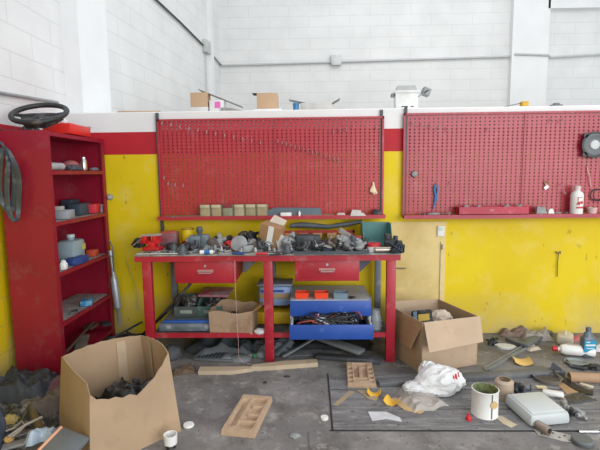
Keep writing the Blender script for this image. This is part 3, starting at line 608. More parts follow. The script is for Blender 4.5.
def caliper(): return MB().box((0, 0, .03), (.10, .05, .055), bev=.014).cyl((-.03, -.025, .03), (-.03, -.05, .03), .018).cyl((.03, -.025, .03), (.03, -.05, .03), .018).box((.06, 0, .02), (.04, .025, .02), bev=.004)
kinds = {
 'wrench': (lambda: wrench(.17), 'combination wrench lying loose in the bench clutter', 'wrench', [steel, dsteel], .08),
 'bolt': (bolt, 'loose bolt scattered on the workbench top', 'bolt', [steel, cast, mat('6b5344', .6)], .03),
 'hex_nut': (nut, 'loose hexagonal nut scattered on the workbench top', 'nut', [steel, dsteel], .016),
 'socket': (socket, 'small socket standing in the bench clutter', 'socket', [chrome, steel], .016),
 'bearing_ring': (ringp, 'flat metal ring lying in the bench clutter', 'ring', [cast, steel], .035),
 'hose_elbow': (elbow, 'bent black hose elbow in the bench clutter', 'hose', [rubber, black], .045),
 'angle_bracket': (lbr, 'small metal angle bracket in the bench clutter', 'bracket', [cast, dsteel, mat('3c4c66', .5)], .035),
 'sensor_housing': (housing_, 'small flanged metal housing in the bench clutter', 'housing', [cast, mat('4a5158', .5), mat('8d8a84', .6)], .05),
 'brake_caliper': (caliper, 'small cast caliper in the bench clutter', 'caliper', [cast, mat('564c46', .7), dsteel], .055)}
protos = {}
def small(kind, p, rz, mi, dz=0, tilt=(0, 0), label=None, group=None, sc_=1):
    fn, lab, cat, ms, r = kinds[kind]; mi %= len(ms)
    if (kind, mi) not in protos:
        o = solo(fn(), kind, lab, cat, ms[mi]); protos[(kind, mi)] = o
    else:
        o = protos[(kind, mi)].copy(); C.objects.link(o)
    o.location = Vector(p)+Vector((0, 0, dz)); o.rotation_euler = (R(tilt[0]), R(tilt[1]), R(rz)); o.scale = (sc_,)*3
    o['label'] = label or lab; o['group'] = group or (cat+' in the bench clutter'); return o
taken = [(BX(px, py).x, BX(px, py).y, r) for px, py, r in [(153, 250, .1), (139, 247, .06), (172, 249, .05), (170, 246.5, .1), (188.5, 245.5, .06), (199, 247.5, .1), (187, 250, .055), (219.5, 243.8, .06), (229, 250, .07), (237, 247, .06), (239.5, 251, .05), (207, 254.3, .05), (248.5, 247.5, .09), (269.5, 248.5, .09), (283, 250, .06), (305, 248.5, .12), (377, 246, .14), (373, 251.2, .06), (384, 252.8, .06), (391, 249.5, .08), (398, 253, .05), (375, 255.5, .09), (388, 255.5, .09), (157, 254.5, .09), (188, 249, .07), (229, 253, .06)]]
rr_ = random.Random(3); n_ = 0
order = ['brake_caliper']*5+['sensor_housing']*9+['hose_elbow']*9+['wrench']*8+['angle_bracket']*9+['bearing_ring']*7+['socket']*10+['bolt']*26+['hex_nut']*18
for kind in order:
    r = kinds[kind][4]
    for tr in range(200):
        x = rr_.uniform(-1.36, .66); y = rr_.uniform(3.585, 4.04)
        if .02 < x and .28+.02 > x and 3.55 < y < 3.8: pass
        c_ = BX(331, 252.5)
        in_tray = abs(x-c_.x) < .30+r and abs(y-c_.y) < .085+r
        inside = abs(x-c_.x) < .29-r and abs(y-c_.y) < .078-r*.8
        if in_tray and not inside: continue
        rf = r*(.62 if kind in ('wrench',) else .9)
        if all((x-a)**2+(y-b)**2 > (rf+q)**2 for a, b, q in taken):
            taken.append((x, y, rf)); break
    else: continue
    dz = .0085 if inside else 0
    small(kind, (x, y, BZ+.001), rr_.uniform(0, 360) if kind != 'wrench' else rr_.uniform(-25, 25), rr_.randrange(6), dz)
# heaped second layer on the tray and to the left of it
def heap(cx, cy, z, n, d, seed, lab, grp, ks=('brake_caliper', 'hose_elbow', 'angle_bracket', 'sensor_housing', 'wrench', 'bearing_ring', 'bolt', 'socket')):
    q = random.Random(seed)
    for i in range(n):
        k = ks[i % len(ks)]; small(k, (cx+q.uniform(-d[0], d[0]), cy+q.uniform(-d[1], d[1]), z+q.uniform(0, d[2])), q.uniform(0, 360), q.randrange(6), 0, (q.uniform(-35, 35), q.uniform(-35, 35)), lab % kinds[k][2], grp % kinds[k][2])
q_ = random.Random(41)
for i in range(70):
    k = ['socket', 'bolt', 'hex_nut', 'bolt', 'bearing_ring', 'bolt', 'wrench'][i % 7]
    x = q_.uniform(-1.3, .62); y = q_.uniform(3.57, 3.74)
    if -.17 < x < .5 and 3.6 < y: continue
    small(k, (x, y, BZ+.002), q_.uniform(0, 360), q_.randrange(2), q_.uniform(0, .01), (0, 0), None, None, .85)
c_ = BX(331, 252.5)
heap(c_.x+.03, c_.y+.0, BZ+.035, 18, (.22, .05, .05), 5, '%s heaped on the black parts tray', '%s pieces heaped on the parts tray')
heap(BX(216, 250).x, BX(216, 250).y, BZ+.03, 9, (.08, .09, .03), 6, '%s heaped beside the blue grey pump', '%s pieces heaped beside the pump')
heap(BX(258, 251).x, BX(256, 250).y, BZ+.02, 9, (.12, .05, .03), 8, '%s heaped in front of the tilted carton', '%s pieces heaped before the carton')
heap(BX(290, 251).x, BX(292, 250).y, BZ+.03, 7, (.05, .06, .05), 18, '%s heaped left of the black square housing', '%s pieces heaped by the black housing')
def screwdriver(p, rz, hc, label, dz=0):
    t = thing('screwdriver', label, 'screwdriver', Vector(p)+Vector((0, 0, dz)), rz)
    MB().lathe([(0, -.10), (.010, -.098), (.013, -.08), (.011, -.05), (.013, -.02), (.008, 0), (0, 0)], 12, rot=(0, 90, 0), c=(0, 0, .013)).done('handle', mat(hc, .4), t)
    MB().cyl((0, 0, .013), (.11, 0, .011), .0035, seg=8).done('blade', chrome, t)
screwdriver(BX(268, 255.2), 6, 'b02028', 'red handled screwdriver at the front of the bench below the carton')
screwdriver(BX(352, 246)+Vector((0, 0, .07)), 150, 'c03038', 'red handled screwdriver resting on top of the parts tray heap')
screwdriver(BX(232, 254.8), 172, '24457c', 'blue handled screwdriver at the front left of the bench')
t = thing('pliers', 'dark pliers lying open near the front centre of the bench', 'pliers', BX(282, 254.6), 12)
MB().tube([(-.1, -.02, .008), (-.05, -.016, .008), (0, 0, .008), (.05, .006, .008)], [.007, .008, .01, .005]).done('lever', black, t)
MB().tube([(-.1, .025, .012), (-.05, .016, .012), (0, 0, .012), (.05, -.004, .010)], [.007, .008, .01, .005]).done('lever', black, t)
# ------------------------------------------------------------------ under the bench
SH = lambda px, py: G(px, py, LZ+.001)
LZt = LZ+.0
def cab():
    ca, cb_ = W(290, 300, 3.62).x, W(371, 300, 3.62).x; w = cb_-ca; xc = (ca+cb_)/2; h = .272
    t = thing('drawer_cabinet', 'blue and grey drawer cabinet with bottom drawer pulled open, on the lower shelf', 'drawer cabinet', (xc, 3.86, LZ))
    gm = mat('b0b6c0', .5, .12, 6, dust=('a8adb3', .4, 9)); bl = mat('204a9c', .45, .1, 5, dust=('6a83b5', .3, 10))
    b = MB().box((0, .235, h/2), (w, .012, h)).box((-w/2+.006, 0, h/2), (.012, .48, h)).box((w/2-.006, 0, h/2), (.012, .48, h)).box((0, 0, h-.005), (w, .48, .01), bev=.002).box((0, 0, .006), (w, .48, .012)).box((0, 0, .155), (w-.02, .46, .006))
    b.done('carcass', gm, t, smooth=False)
    MB().box((0, -.244, .202), (w, .014, .13), bev=.003).done('drawer_front', bl, t)
    d = MB().box((0, -.40, .056), (w, .014, .12), bev=.003).box((0, -.2, .02), (w-.05, .4, .006)).done('drawer', bl, t)
    d.location = (0, 0, 0)
    MB().box((-w/2+.02, -.21, .075), (.012, .37, .10)).box((w/2-.02, -.21, .075), (.012, .37, .10)).box((0, -.02, .075), (w-.05, .01, .1)).done('drawer_side', mat('b9bcc0', .5, .08), d, smooth=False)
    return xc, w, h
xc, cw, chh = cab()
# the lower drawer front hangs just ahead of the rail
for i, (mm, sd, nn, lab) in enumerate([(black, 31, 36, 'tangle of black wires filling the open blue drawer'), (mat('96403a', .5), 32, 3, 'red wires tangled in the open blue drawer'), (mat('c4c6cc', .5), 33, 6, 'white wires tangled in the open blue drawer'), (mat('3a3a6a', .5), 34, 2, 'violet blue wires tangled in the open blue drawer')]):
    o = solo(tangle(nn, (cw*.72, .20), .006, sd, .13 if i else .12), 'wire_tangle', lab, 'wires', mm, (xc, 3.56, LZ+(.06 if i == 0 else .05))); o['kind'] = 'stuff'
solo(MB().blob((cw*.8, .2, .07), .2, 3, 14), 'loom_tape', 'dark wiring loom lying under the loose wires in the drawer', 'wiring loom', black, (xc, 3.56, LZ+.026))
zt = LZ+chh+.001
om = mat('e0401a', .45, .06, 8)
for i, (px, lab) in enumerate([(302, 'orange plastic tray at left on top of the blue cabinet'), (321, 'orange plastic tray in the middle on top of the blue cabinet')]):
    p = G(px, 298, zt)
    solo(open_box(.115, .09, .05, .004, .9), 'parts_cup', lab, 'tray', om, p+Vector((0, .02, 0)), (0, 0, 4*i), smooth=False)
p = G(341, 298.5, zt)
solo(open_box(.12, .09, .052, .004, .9), 'parts_cup', 'grey blue plastic tray at right on top of the blue cabinet', 'tray', mat('6f8494', .5), p+Vector((0, .02, 0)), (0, 0, -5), smooth=False)
solo(MB().blob((.06, .05, .015), .2, 3, 15), 'rubber_scrap', 'small dark scrap beside the grey blue tray on the cabinet', 'scrap', black, G(352, 298, zt))
# cardboard box on the lower shelf
t = thing('cardboard_box', 'small open brown cardboard box on the lower shelf of bench', 'cardboard box', (SH(232, 334)+Vector((0, .12, 0))), -4)
cw2 = W(255, 320, 3.7).x-W(212, 320, 3.7).x
open_box(cw2, .24, .185, .004, .97, lambda u: .012*math.sin(u*30)+(.03 if .5 < u < .75 else 0)).done('body', mat('9f866f', .85, .1, 6, dust=('775a44', .4, 5)), t)
MB().prism([(-.10, 0), (.10, 0), (.12, .10), (-.06, .07)], .004, c=(cw2/2, 0, .185), rot=(35, 0, -90)).done('flap', mat('b48a62', .85), t, smooth=False)
solo(MB().blob((.18, .14, .14), .25, 2.5, 16), 'dark_casting', 'dark lump of metal inside the small brown box', 'casting', black, SH(232, 334)+Vector((0, .12, .005)))
# bins with castings
def pbin(px, label, w, mm):
    p = SH(px, 333); t = thing('parts_bin', label, 'parts bin', (p.x, 3.93, LZ+.075))
    MB().box((0, 0, .003), (w, .26, .006)).box((0, .128, .07), (w, .005, .14)).box((0, -.128, .045), (w, .005, .09)).prism([(-.13, 0), (.13, 0), (.13, .14), (-.06, .14), (-.13, .09)], .005, c=(-w/2, 0, 0), rot=(90, 0, 90)).prism([(-.13, 0), (.13, 0), (.13, .14), (-.06, .14), (-.13, .09)], .005, c=(w/2-.005, 0, 0), rot=(90, 0, 90)).done('body', mm, t, smooth=False)
    MB().box((0, -.133, .045), (w*.5, .004, .03)).done('label_holder', mat('8b9690', .5), t)
    q = random.Random(px)
    for i in range(9):
        k = ['brake_caliper', 'hose_elbow', 'sensor_housing', 'angle_bracket', 'bearing_ring', 'bolt'][i % 6]
        small(k, (p.x+q.uniform(-w/2+.06, w/2-.06), 3.93+q.uniform(-.07, .07), LZ+.10+q.uniform(0, .05)), q.uniform(0, 360), q.randrange(5), 0, (q.uniform(-30, 30), q.uniform(-30, 30)), '%s lying in the %s' % (kinds[k][2], 'left grey bin' if px < 190 else 'green grey bin under the red lid'), '%s pieces in the %s bin' % (kinds[k][2], 'left' if px < 190 else 'right'))
    return p
gb = mat('4a5352', .55, .15, 8, dust=('8c918c', .3, 12))
# a wide flat case carries both bins
t = thing('flat_case', 'wide grey plastic case lying flat under the two parts bins', 'case', (SH(186, 333).x+.01, 3.84, LZ+.002))
MB().box((0, 0, .035), (.50, .44, .066), bev=.012).done('shell', mat('626b77', .5, .15, 7, dust=('868c92', .4, 9)), t)
MB().box((0, -.224, .036), (.2, .008, .02), bev=.003).done('handle', mat('5d6672', .5), t)
for s in (-.16, .16): MB().box((s, -.223, .045), (.035, .008, .03)).done('latch', mat('8b929a', .5), t)
pbin(180, 'left dark grey parts bin full of metal pieces on the lower shelf', .21, gb)
p2 = pbin(205, 'green grey parts bin under a red lid on the lower shelf', .215, mat('4d6a66', .5, .12, 8, dust=('8fa39c', .3, 12)))
solo(MB().box((0, 0, .012), (.28, .2, .022), rot=(7, 0, -4), bev=.005), 'flat_cover', 'faded red flat lid lying on top of the green grey bin', 'lid', mat('a8324a', .5, .15, 6, dust=('8f8a90', .5, 8)), (p2.x+.02, 3.98, LZ+.235))
solo(MB().box((0, 0, .01), (.48, .035, .02), bev=.004), 'blue_bar', 'long thin blue bar lying on the front of the grey case', 'bar', mat('2556a8', .45), (SH(190, 333).x-.0, 3.66, LZ+.071))
solo(MB().cyl((-1.62, 3.98, .035), (-1.075, 3.66, .525), .012), 'long_pole', 'dark pole leaning behind the left bench leg', 'pole', black)
solo(MB().cyl((-1.60, 4.08, .03), (-1.10, 4.00, .56), .014), 'long_pole', 'second thinner dark rod leaning nearest the yellow wall behind the bench leg', 'pole', dsteel)
# jerry cans between the legs
t = thing('storage_tub', 'stack topped blue grey plastic jug behind the middle bench leg', 'jug', (SH(273, 333).x, 3.93, LZ+.125))
MB().box((0, 0, .12), (.31, .22, .20), bev=.06, taper=.97).done('body', mat('7f9bc8', .45, .12, 6, dust=('93a0ad', .35, 8)), t)
MB().box((0, -.108, .125), (.26, .01, .05), bev=.003).done('tan_band', mat('9c8568', .6), t)
MB().box((-.02, -.112, .17), (.2, .008, .018)).done('blue_stripe', mat('274a9a', .5), t)
MB().box((0, 0, .222), (.31, .23, .02), bev=.008).done('lid', mat('7a8696', .5), t)
solo(MB().box((0, 0, .055), (.33, .26, .11), bev=.012).box((-.09, -.132, .06), (.05, .01, .05)).box((.09, -.132, .06), (.05, .01, .05)), 'yellow_case', 'yellow plastic case under the blue grey jug', 'case', mat('c7a312', .5, .1, 7, dust=('7a6a30', .3, 9)), (SH(273, 333).x, 3.93, LZ+.003))
solo(MB().blob((.11, .08, .04), .2, 3, 17), 'rag', 'small white rag on the lower shelf left of the middle leg', 'rag', mat('b9babc', .8), G(260, 333, LZ))
t = thing('glass_jar', 'clear ribbed jar at the right of the blue cabinet on the lower shelf', 'jar', SH(377, 331)+Vector((0, .05, 0)))
MB().lathe([(0, 0), (.045, 0), (.048, .01), (.048, .11), (.035, .13), (.035, .17), (.03, .17), (.03, .13), (.043, .108), (.043, .01), (0, .006)], 20).done('body', mat('b3bcc2', .1, .05, alpha=.55), t)
for k in range(5): MB().lathe([(.048, .02+.02*k-.003), (.052, .02+.02*k), (.048, .02+.02*k+.003)], 20).done('rib', mat('8f979c', .3), t)
solo(MB().lathe([(0, 0), (.034, 0), (.036, .09), (.028, .1), (.028, .19), (0, .19)], 18), 'glass_jar', 'taller narrow grey bottle behind the ribbed jar', 'bottle', mat('8b9298', .3, alpha=.8), (SH(374, 331).x+.0, 4.0, LZ+.002))
# ---- on the floor below the bench
def board(name, label, cat, p0, p1, w, th, mm, lift=0, **k):
    p0, p1 = Vector(p0), Vector(p1); d = p1-p0; L = d.length
    rz = math.degrees(math.atan2(d.y, d.x)); ry = -math.degrees(math.asin(d.z/L))
    return solo(MB().box((0, 0, th/2), (L, w, th), bev=min(.004, th/4)), name, label, cat, mm, (p0+p1)/2+Vector((0, 0, lift)), (0, ry, rz), **k)
gp = mat('63686d', .6, .15, 5, dust=('8b8a88', .35, 7)); dp = mat('3c3f44', .65, .2, 6, dust=('66676a', .35, 8))
def cloth(w, d, h, seed, fr=3.0, edge=.12, th=.006, res=34):
    def fn(u, v):
        x, y = (u-.5)*w, (v-.5)*d
        e = min(u, v, 1-u, 1-v)
        k = noise.fractal(Vector((x*fr*2.2+seed, y*fr*2.2, seed*1.7)), 1, 2, 4)
        g = 1-2*abs(noise.noise(Vector((x*fr*3+seed*2, y*fr*3, 4))))
        hh = h*(.45+.5*k+.3*g)*min(1, e/.14)
        wx = 1+.25*noise.noise(Vector((v*3+seed, 1, 2)))-edge*.5; wy = 1+.25*noise.noise(Vector((u*3, seed, 5)))-edge*.5
        return Vector((x*wx, y*wy, max(.004, hh)))
    return MB().sheet(fn, res, res, th)
board('steel_sheet', 'grey sheet metal panel lying under the bench right of the middle leg', 'sheet metal', G(286, 352), G(322, 350), .22, .008, gp)
solo(cloth(.62, .42, .10, 3, 2), 'dark_tarp', 'dark crumpled tarpaulin under the left half of the bench', 'tarpaulin', mat('4a5056', .7, .2, 6), (-.80, 3.86, .003), (0, 0, 8))
solo(cloth(.40, .30, .07, 5, 3), 'dark_tarp', 'grey folded cloth on the floor behind the middle bench leg', 'cloth', mat('60656b', .8, .15, 6), (-.34, 3.86, .003), (0, 0, 8))
solo(cloth(.9, .34, .05, 9, 2), 'dark_tarp', 'black sheet on the floor under the right half of bench', 'sheet', mat('2b2e33', .7, .2, 6), (.12, 3.96, .003), (0, 0, -2))
board('plastic_channel', 'grey ribbed channel leaning out from under the blue cabinet', 'channel', G(318, 349)+Vector((-.02, .12, .03)), G(362, 357)+Vector((0, .0, .0)), .10, .03, mat('777b80', .6, .12, 7), .03)
board('plastic_channel', 'long dark ribbed strip in front of the right bench leg', 'strip', G(316, 358), G(380, 363), .075, .035, dp, .001)
board('plastic_channel', 'thin pale edged strip slanting beside the middle leg', 'strip', G(283, 359)+Vector((0, 0, .01)), G(318, 346)+Vector((0, .06, .06)), .03, .012, mat('83898d', .5), .004)
board('plastic_channel', 'dark slim bar slanting right of the middle bench leg', 'bar', G(276, 357)+Vector((0, 0, .0)), G(298, 343)+Vector((0, .1, .09)), .04, .02, mat('5f6870', .5), .006)
t = thing('grille_panel', 'grey rectangular grille panel lying under the bench at left', 'grille', G(216, 358), -6)
MB().box((0, 0, .012), (.34, .17, .02), bev=.006).done('plate', mat('5f6468', .5, .15, 8), t)
for k in range(7): MB().box((-.13+.03*k, 0, .024), (.012, .12, .006)).done('slat', mat('32363a', .5), t)
MB().box((.11, 0, .024), (.07, .11, .006), bev=.002).done('raised_plate', mat('7d8286', .5), t)
solo(MB().lathe([(0, .03), (.07, .03), (.1, .015), (.11, 0), (0, 0)][::-1], 24, sy=.7), 'hub_cover', 'grey oval cover on the floor right of the grille panel', 'cover', mat('6f7275', .5), G(239, 359))
solo(MB().blob((.17, .16, .11), .15, 2, 41), 'floor_mat', 'grey rubbery lump on the floor left of the bench', 'rubber piece', mat('4a4d50', .8), G(170, 360)+Vector((0, .05, 0)))
solo(cloth(.2, .12, .04, 21, 5), 'leather_scrap', 'brown leathery scrap beside the large cardboard box', 'scrap', mat('5b4a3c', .8), G(184, 372), (0, 0, 20))
t = thing('hang_tag', 'white printed tag lying at foot of the middle bench leg', 'tag', G(247, 356)+Vector((0, 0, .003)), 30, rot=(18, 0, 30))
MB().box((0, 0, .008), (.09, .06, .005)).done('card', white_p, t)
MB().box((0, .0, .0112), (.05, .008, .002), rot=(0, 0, 20)).box((.01, -.015, .0112), (.05, .006, .002), rot=(0, 0, 20)).done('print_mark', black, t)
solo(MB().blob((.05, .04, .03), .2, 3, 44), 'green_stopper', 'tiny green scrap beside the white tag', 'scrap', mat('3d7a55', .6), G(255, 357))
solo(MB().blob((.09, .07, .05), .2, 3, 45), 'paper_wad', 'grey crumpled wad left of the middle bench leg', 'paper', mat('84878b', .8), G(262, 357))
solo(MB().tube([G(237, 300, .6)*0+Vector((-.615, 3.545, .86)), Vector((-.615, 3.538, .70)), Vector((-.61, 3.53, .45)), Vector((-.60, 3.52, .2)), Vector((-.60, 3.52, .06)), Vector((-.56, 3.50, .02)), Vector((-.50, 3.5, .004))], .0016, 6), 'thin_wire', 'thin red and white wire hanging from the bench top past the left drawer', 'wire', mat('c9a0a0', .5))
solo(cloth(.34, .42, .12, 141, 3), 'dark_tarp', 'black crumpled sheet on the floor between the red unit and the bench', 'sheet', mat('26282c', .6, .2, 7, dust=('4d4f52', .35, 8)), (-1.66, 3.86, .003), (0, 0, 12))
solo(cloth(.26, .34, .09, 143, 3), 'brown_rag', 'brown black rag on the floor behind the large ragged box', 'rag', mat('3c332c', .8, .2, 9), (-1.62, 3.42, .003), (0, 0, 30))
scrap_rod = [((66, 352), (97, 318), .012, '5d5347', 'brown stick lying across the floor behind the large ragged box'), ((100, 345), (142, 322), .010, '3a3d42', 'thin dark rod on the floor left of the bench leg')]
for p0, p1, r_, c_, lab in scrap_rod: solo(MB().tube([G(*p0, .11), G(*p1, .14)], r_), 'thin_rod', lab, 'rod', mat(c_, .7))
# split pale plank
pk = mat('b5a48c', .75, .08, 9, dust=('9d8a70', .3, 8))
a, b = G(201, 373), G(252, 371)
solo(MB().prism([(-.21, -.04), (.05, -.05), (.16, -.02), (.21, -.005), (.20, .03), (.02, .035), (-.21, .045)], .03), 'wood_plank', 'left half of the split pale wooden board in front of the bench', 'wood', pk, (G(226, 372)), (0, 0, 3))
solo(MB().prism([(-.26, -.045), (-.08, -.05), (.28, -.03), (.28, .04), (.0, .04), (-.1, .02), (-.24, .0)], .035), 'wood_plank', 'right half of the split pale wooden board in front of the bench', 'wood', pk, (G(283, 367)), (0, 0, 7))
# ------------------------------------------------------------------ large ragged box at left
bp = [G(183, 430), G(55, 420)]
def hexbox():
    # footprint corners, from the photograph: right, near, left, far
    B0 = [Vector((-.80, 2.56, 0)), Vector((-1.17, 2.17, 0)), Vector((-1.60, 2.64, 0)), Vector((-1.16, 3.02, 0))]
    T0 = [Vector((-.895, 2.68, .44)), Vector((-1.17, 2.22, .45)), Vector((-1.53, 2.60, .45)), Vector((-1.18, 2.97, .45))]
    c = Vector((-1.18, 2.6, 0))
    mb = MB(); n = 14; P = []
    q = random.Random(2)
    for k in range(4):
        for j in range(n):
            u = j/n; b0 = B0[k].lerp(B0[(k+1) % 4], u); t0 = T0[k].lerp(T0[(k+1) % 4], u)
            out = (t0-c); out.z = 0; out.normalize(); bulge = [.05, .01, .05, .03][k]*math.sin(math.pi*u)
            t0 = t0+out*bulge
            r = 0
            if k == 0: r = -.125*(min(1, u/.42))**.9*(1-.38*max(0, u-.6)/.4)+.006*math.sin(u*37)+(-.018 if .45 < u < .54 else 0)   # ragged torn front right side
            if k == 1: r = (.004 if u > .06 else -.05)+.01*u
            if k in (2, 3): r = .0+.012*math.sin(u*3.1)+.003*math.sin(u*40)
            P.append((b0, t0+Vector((0, 0, r))))
    NV = 6; N = len(P)
    def ring(off, lv):
        o_ = []
        for b0, t0 in P:
            p = b0.lerp(t0, lv); d = (c-p); d.z = 0; d.normalize(); p = p+d*off
            if off: p.z = max(p.z, .006)
            o_.append(mb.bm.verts.new(p-c))
        return o_
    O = [ring(0, i/NV) for i in range(NV+1)]; I = [ring(.006, i/NV) for i in range(NV+1)]
    for A in (O, I):
        for i in range(NV):
            for k in range(N): mb.bm.faces.new((A[i][k], A[i][(k+1) % N], A[i+1][(k+1) % N], A[i+1][k]))
    for k in range(N): mb.bm.faces.new((O[-1][k], O[-1][(k+1) % N], I[-1][(k+1) % N], I[-1][k]))
    mb.bm.faces.new(O[0][::-1]); mb.bm.faces.new(I[0])
    t = thing('cardboard_box', 'large ragged topless cardboard box in the left foreground', 'cardboard box', c)
    mb.done('body', card, t)
    # tape strips on the inside back wall
    for k, u in ((2, .72), (3, .25)):
        b0 = B0[k].lerp(B0[(k+1) % 4], u); t0 = T0[k].lerp(T0[(k+1) % 4], u)
        out = t0-c; out.z = 0; out.normalize(); t0 = t0+out*[.05, .01, .05, .03][k]*math.sin(math.pi*u)
        d = (B0[(k+1) % 4]-B0[k]).normalized()*.03; i_ = (c-t0); i_.z = 0; i_.normalize()
        s = MB(); L = [s.bm.verts.new(p-c+i_*.0095) for p in (b0.lerp(t0, .3)-d, b0.lerp(t0, .3)+d, b0.lerp(t0, .97)+d, b0.lerp(t0, .97)-d)]
        s.bm.faces.new(L); s.bm.normal_update(); bmesh.ops.solidify(s.bm, geom=s.bm.faces[:], thickness=.001)
        s.done('packing_tape', mat('b39e84', .6, .05), t)
    return c
hc = hexbox()
solo(cloth(.50, .46, .16, 12, 3), 'black_bag', 'crumpled black plastic lining in the large ragged box', 'plastic', mat('151618', .35, .2, 8), (-1.17, 2.66, .05), (0, 0, 45))
solo(cloth(.40, .34, .14, 22, 3.6), 'black_bag', 'darker heap of black rubbish on the lining of the large ragged box', 'rubbish', mat('1b1c20', .4, .2, 8), (-1.13, 2.66, .09), (0, 0, 30))
for i, (dx, dy, dz, s, col) in enumerate([(.12, .12, .19, .04, '5f6268'), (.02, .16, .2, .03, '44464a'), (.12, .04, .2, .02, 'a8a8aa')]):
    solo(MB().blob((s*1.6, s, s), .3, 3, 60+i), 'metal_scrap', ['grey scrap at the back inside the large ragged box', 'dark scrap in the middle inside the large ragged box', 'pale scrap at the right inside the large ragged box'][i], 'scrap', mat(col, .6), (-1.17+dx, 2.62+dy, dz))
# white cap and lid by the box
t = thing('white_cup', 'small white cup shaped cap on floor right of large ragged box', 'cap', G(171, 448))
MB().lathe([(0, 0), (.02, 0), (.02, .02), (.036, .03), (.038, .085), (.034, .085), (.032, .034), (0, .03)], 24).done('body', white_p, t)
MB().lathe([(0, 0), (.026, 0), (.026, .018), (0, .018)], 20, c=(0, 0, .0)).done('black_base', black, t)
solo(MB().lathe([(0, 0), (.032, 0), (.035, .006), (.031, .014), (0, .016)], 28), 'flat_disc', 'flat white round lid against the corner of the large ragged box', 'lid', white_p, G(187, 426)+Vector((.01, 0, 0)))
# ------------------------------------------------------------------ rags and parts in the left corner
solo(cloth(.50, .52, .20, 31, 2.4), 'dark_tarp', 'dark blue grey tarpaulin heaped at the foot of the yellow left wall', 'tarpaulin', mat('22262d', .6, .2, 6, dust=('3b424b', .35, 7)), (-2.0, 2.96, .002), (0, 0, 15))
solo(MB().blob((.24, .20, .15), .2, 2, 33), 'maroon_bundle', 'faded maroon bundle between the tarpaulin and large ragged box', 'bundle', mat('5d3b44', .7, .2, 9, dust=('77606a', .4, 12)), (-1.76, 2.96, .002))
solo(cloth(.30, .3, .14, 37, 3), 'brown_rag', 'brown rag beside the maroon bundle', 'rag', mat('5a5048', .8), (-1.76, 2.76, .002), (0, 0, 50))
solo(cloth(.58, .6, .10, 35, 3), 'floral_cloth', 'mottled black and white patterned cloth in the left foreground', 'cloth', mat('24221f', .8, .3, 16, dust=('a09c8e', .40, 11)), (-1.86, 2.60, .002), (0, 0, -12))
def scrap_bar(name, label, cat, p0, p1, r, m): return solo(MB().tube([p0, (Vector(p0)+Vector(p1))/2+Vector((0, 0, .01)), p1], r), name, label, cat, m)
scrap_bar('bent_pipe', 'pale bent pipe lying across patterned cloth at far left', 'pipe', G(8, 437, .13), G(42, 417, .14), .008, mat('9a9488', .5))
solo(MB().tube([G(6, 431, .13), G(14, 428, .14), G(22, 421, .14), G(25, 426, .14), G(20, 431, .14), G(12, 437, .13)], .006), 'wire_loop', 'looped pale wire handle on the patterned cloth', 'wire', mat('a39c8c', .4, metal=.4))
scrap_bar('olive_strap', 'olive brown strap crossing the patterned cloth', 'strap', G(33, 413, .12), G(41, 433, .10), .022, mat('5b4d28', .8))
solo(cloth(.13, .08, .04, 47, 5), 'yellow_rag', 'dull yellow cloth at the left edge above patterned cloth', 'cloth', mat('a3915a', .8), G(6, 422, .08), (0, 0, 10))
solo(MB().blob((.05, .04, .03), .2, 3, 48), 'wood_chip', 'small tan wooden chip at far left foreground', 'wood', mat('b08a52', .8), G(9, 441, .1))
for i, (p0, p1, w, c_, lab) in enumerate([((0, 440), (30, 432), .05, '6a6a68', 'grey metal blade in the far left foreground'), ((2, 449), (36, 440), .06, '85858a', 'lighter metal blade below the grey one, far left foreground'), ((20, 446), (52, 432), .04, '77706a', 'brown metal strip just left of the magazine')]):
    board('metal_strip', lab, 'blade', G(p0[0], p0[1], .09), G(p1[0], p1[1], .10), w, .012, mat(c_, .4, .2, 9, metal=.3))
t = thing('grey_bag', 'upright dark blue grey sack at the left edge of the photograph', 'sack', (-1.80, 2.30, .0))
MB().blob((.16, .2, .36), .12, 2, 51, sub=5, flat=True).done('body', mat('38424f', .6, .15, 6), t)
# magazine leaning on the box
t = thing('magazine', 'grey printed magazine with peach spine leaning against large ragged box', 'magazine', (G(60, 451, .15)), rot=(0, 0, 0)); t.scale = (.85, .85, 1)
t.rotation_euler = (R(20), R(8), R(-18)); 
MB().box((0, 0, 0), (.21, .26, .02), bev=.002).done('cover', mat('62676c', .45, .1, 8), t)
MB().box((-.115, 0, .001), (.022, .262, .026), bev=.006).done('spine', mat('d8a184', .5, .05), t)
MB().prism([(-.10, -.12), (-.03, -.12), (-.07, -.07)], .002, c=(0, .0, .011)).done('orange_corner', mat('e0521c', .5), t, smooth=False)
MB().prism([(.0+.045*math.cos(R(a)), .035*math.sin(R(a))) for a in range(0, 360, 20)], .0015, c=(.045, -.08, .011)).done('round_logo', mat('d9cdc4', .5), t, smooth=False)
MB().box((.02, -.075, .0130), (.012, .03, .002), rot=(0, 0, 20)).box((.045, -.078, .0130), (.012, .035, .002), rot=(0, 0, -8)).box((.068, -.085, .0130), (.01, .028, .002), rot=(0, 0, 14)).done('lettering', mat('4c4c50', .5), t, smooth=False)
solo(cloth(.16, .12, .07, 53, 4, th=.002), 'plastic_wrap', 'pale blue plastic wrap behind the magazine', 'plastic', mat('9fb0c0', .3, .1, 9), G(42, 438, .12), (0, 0, 30))
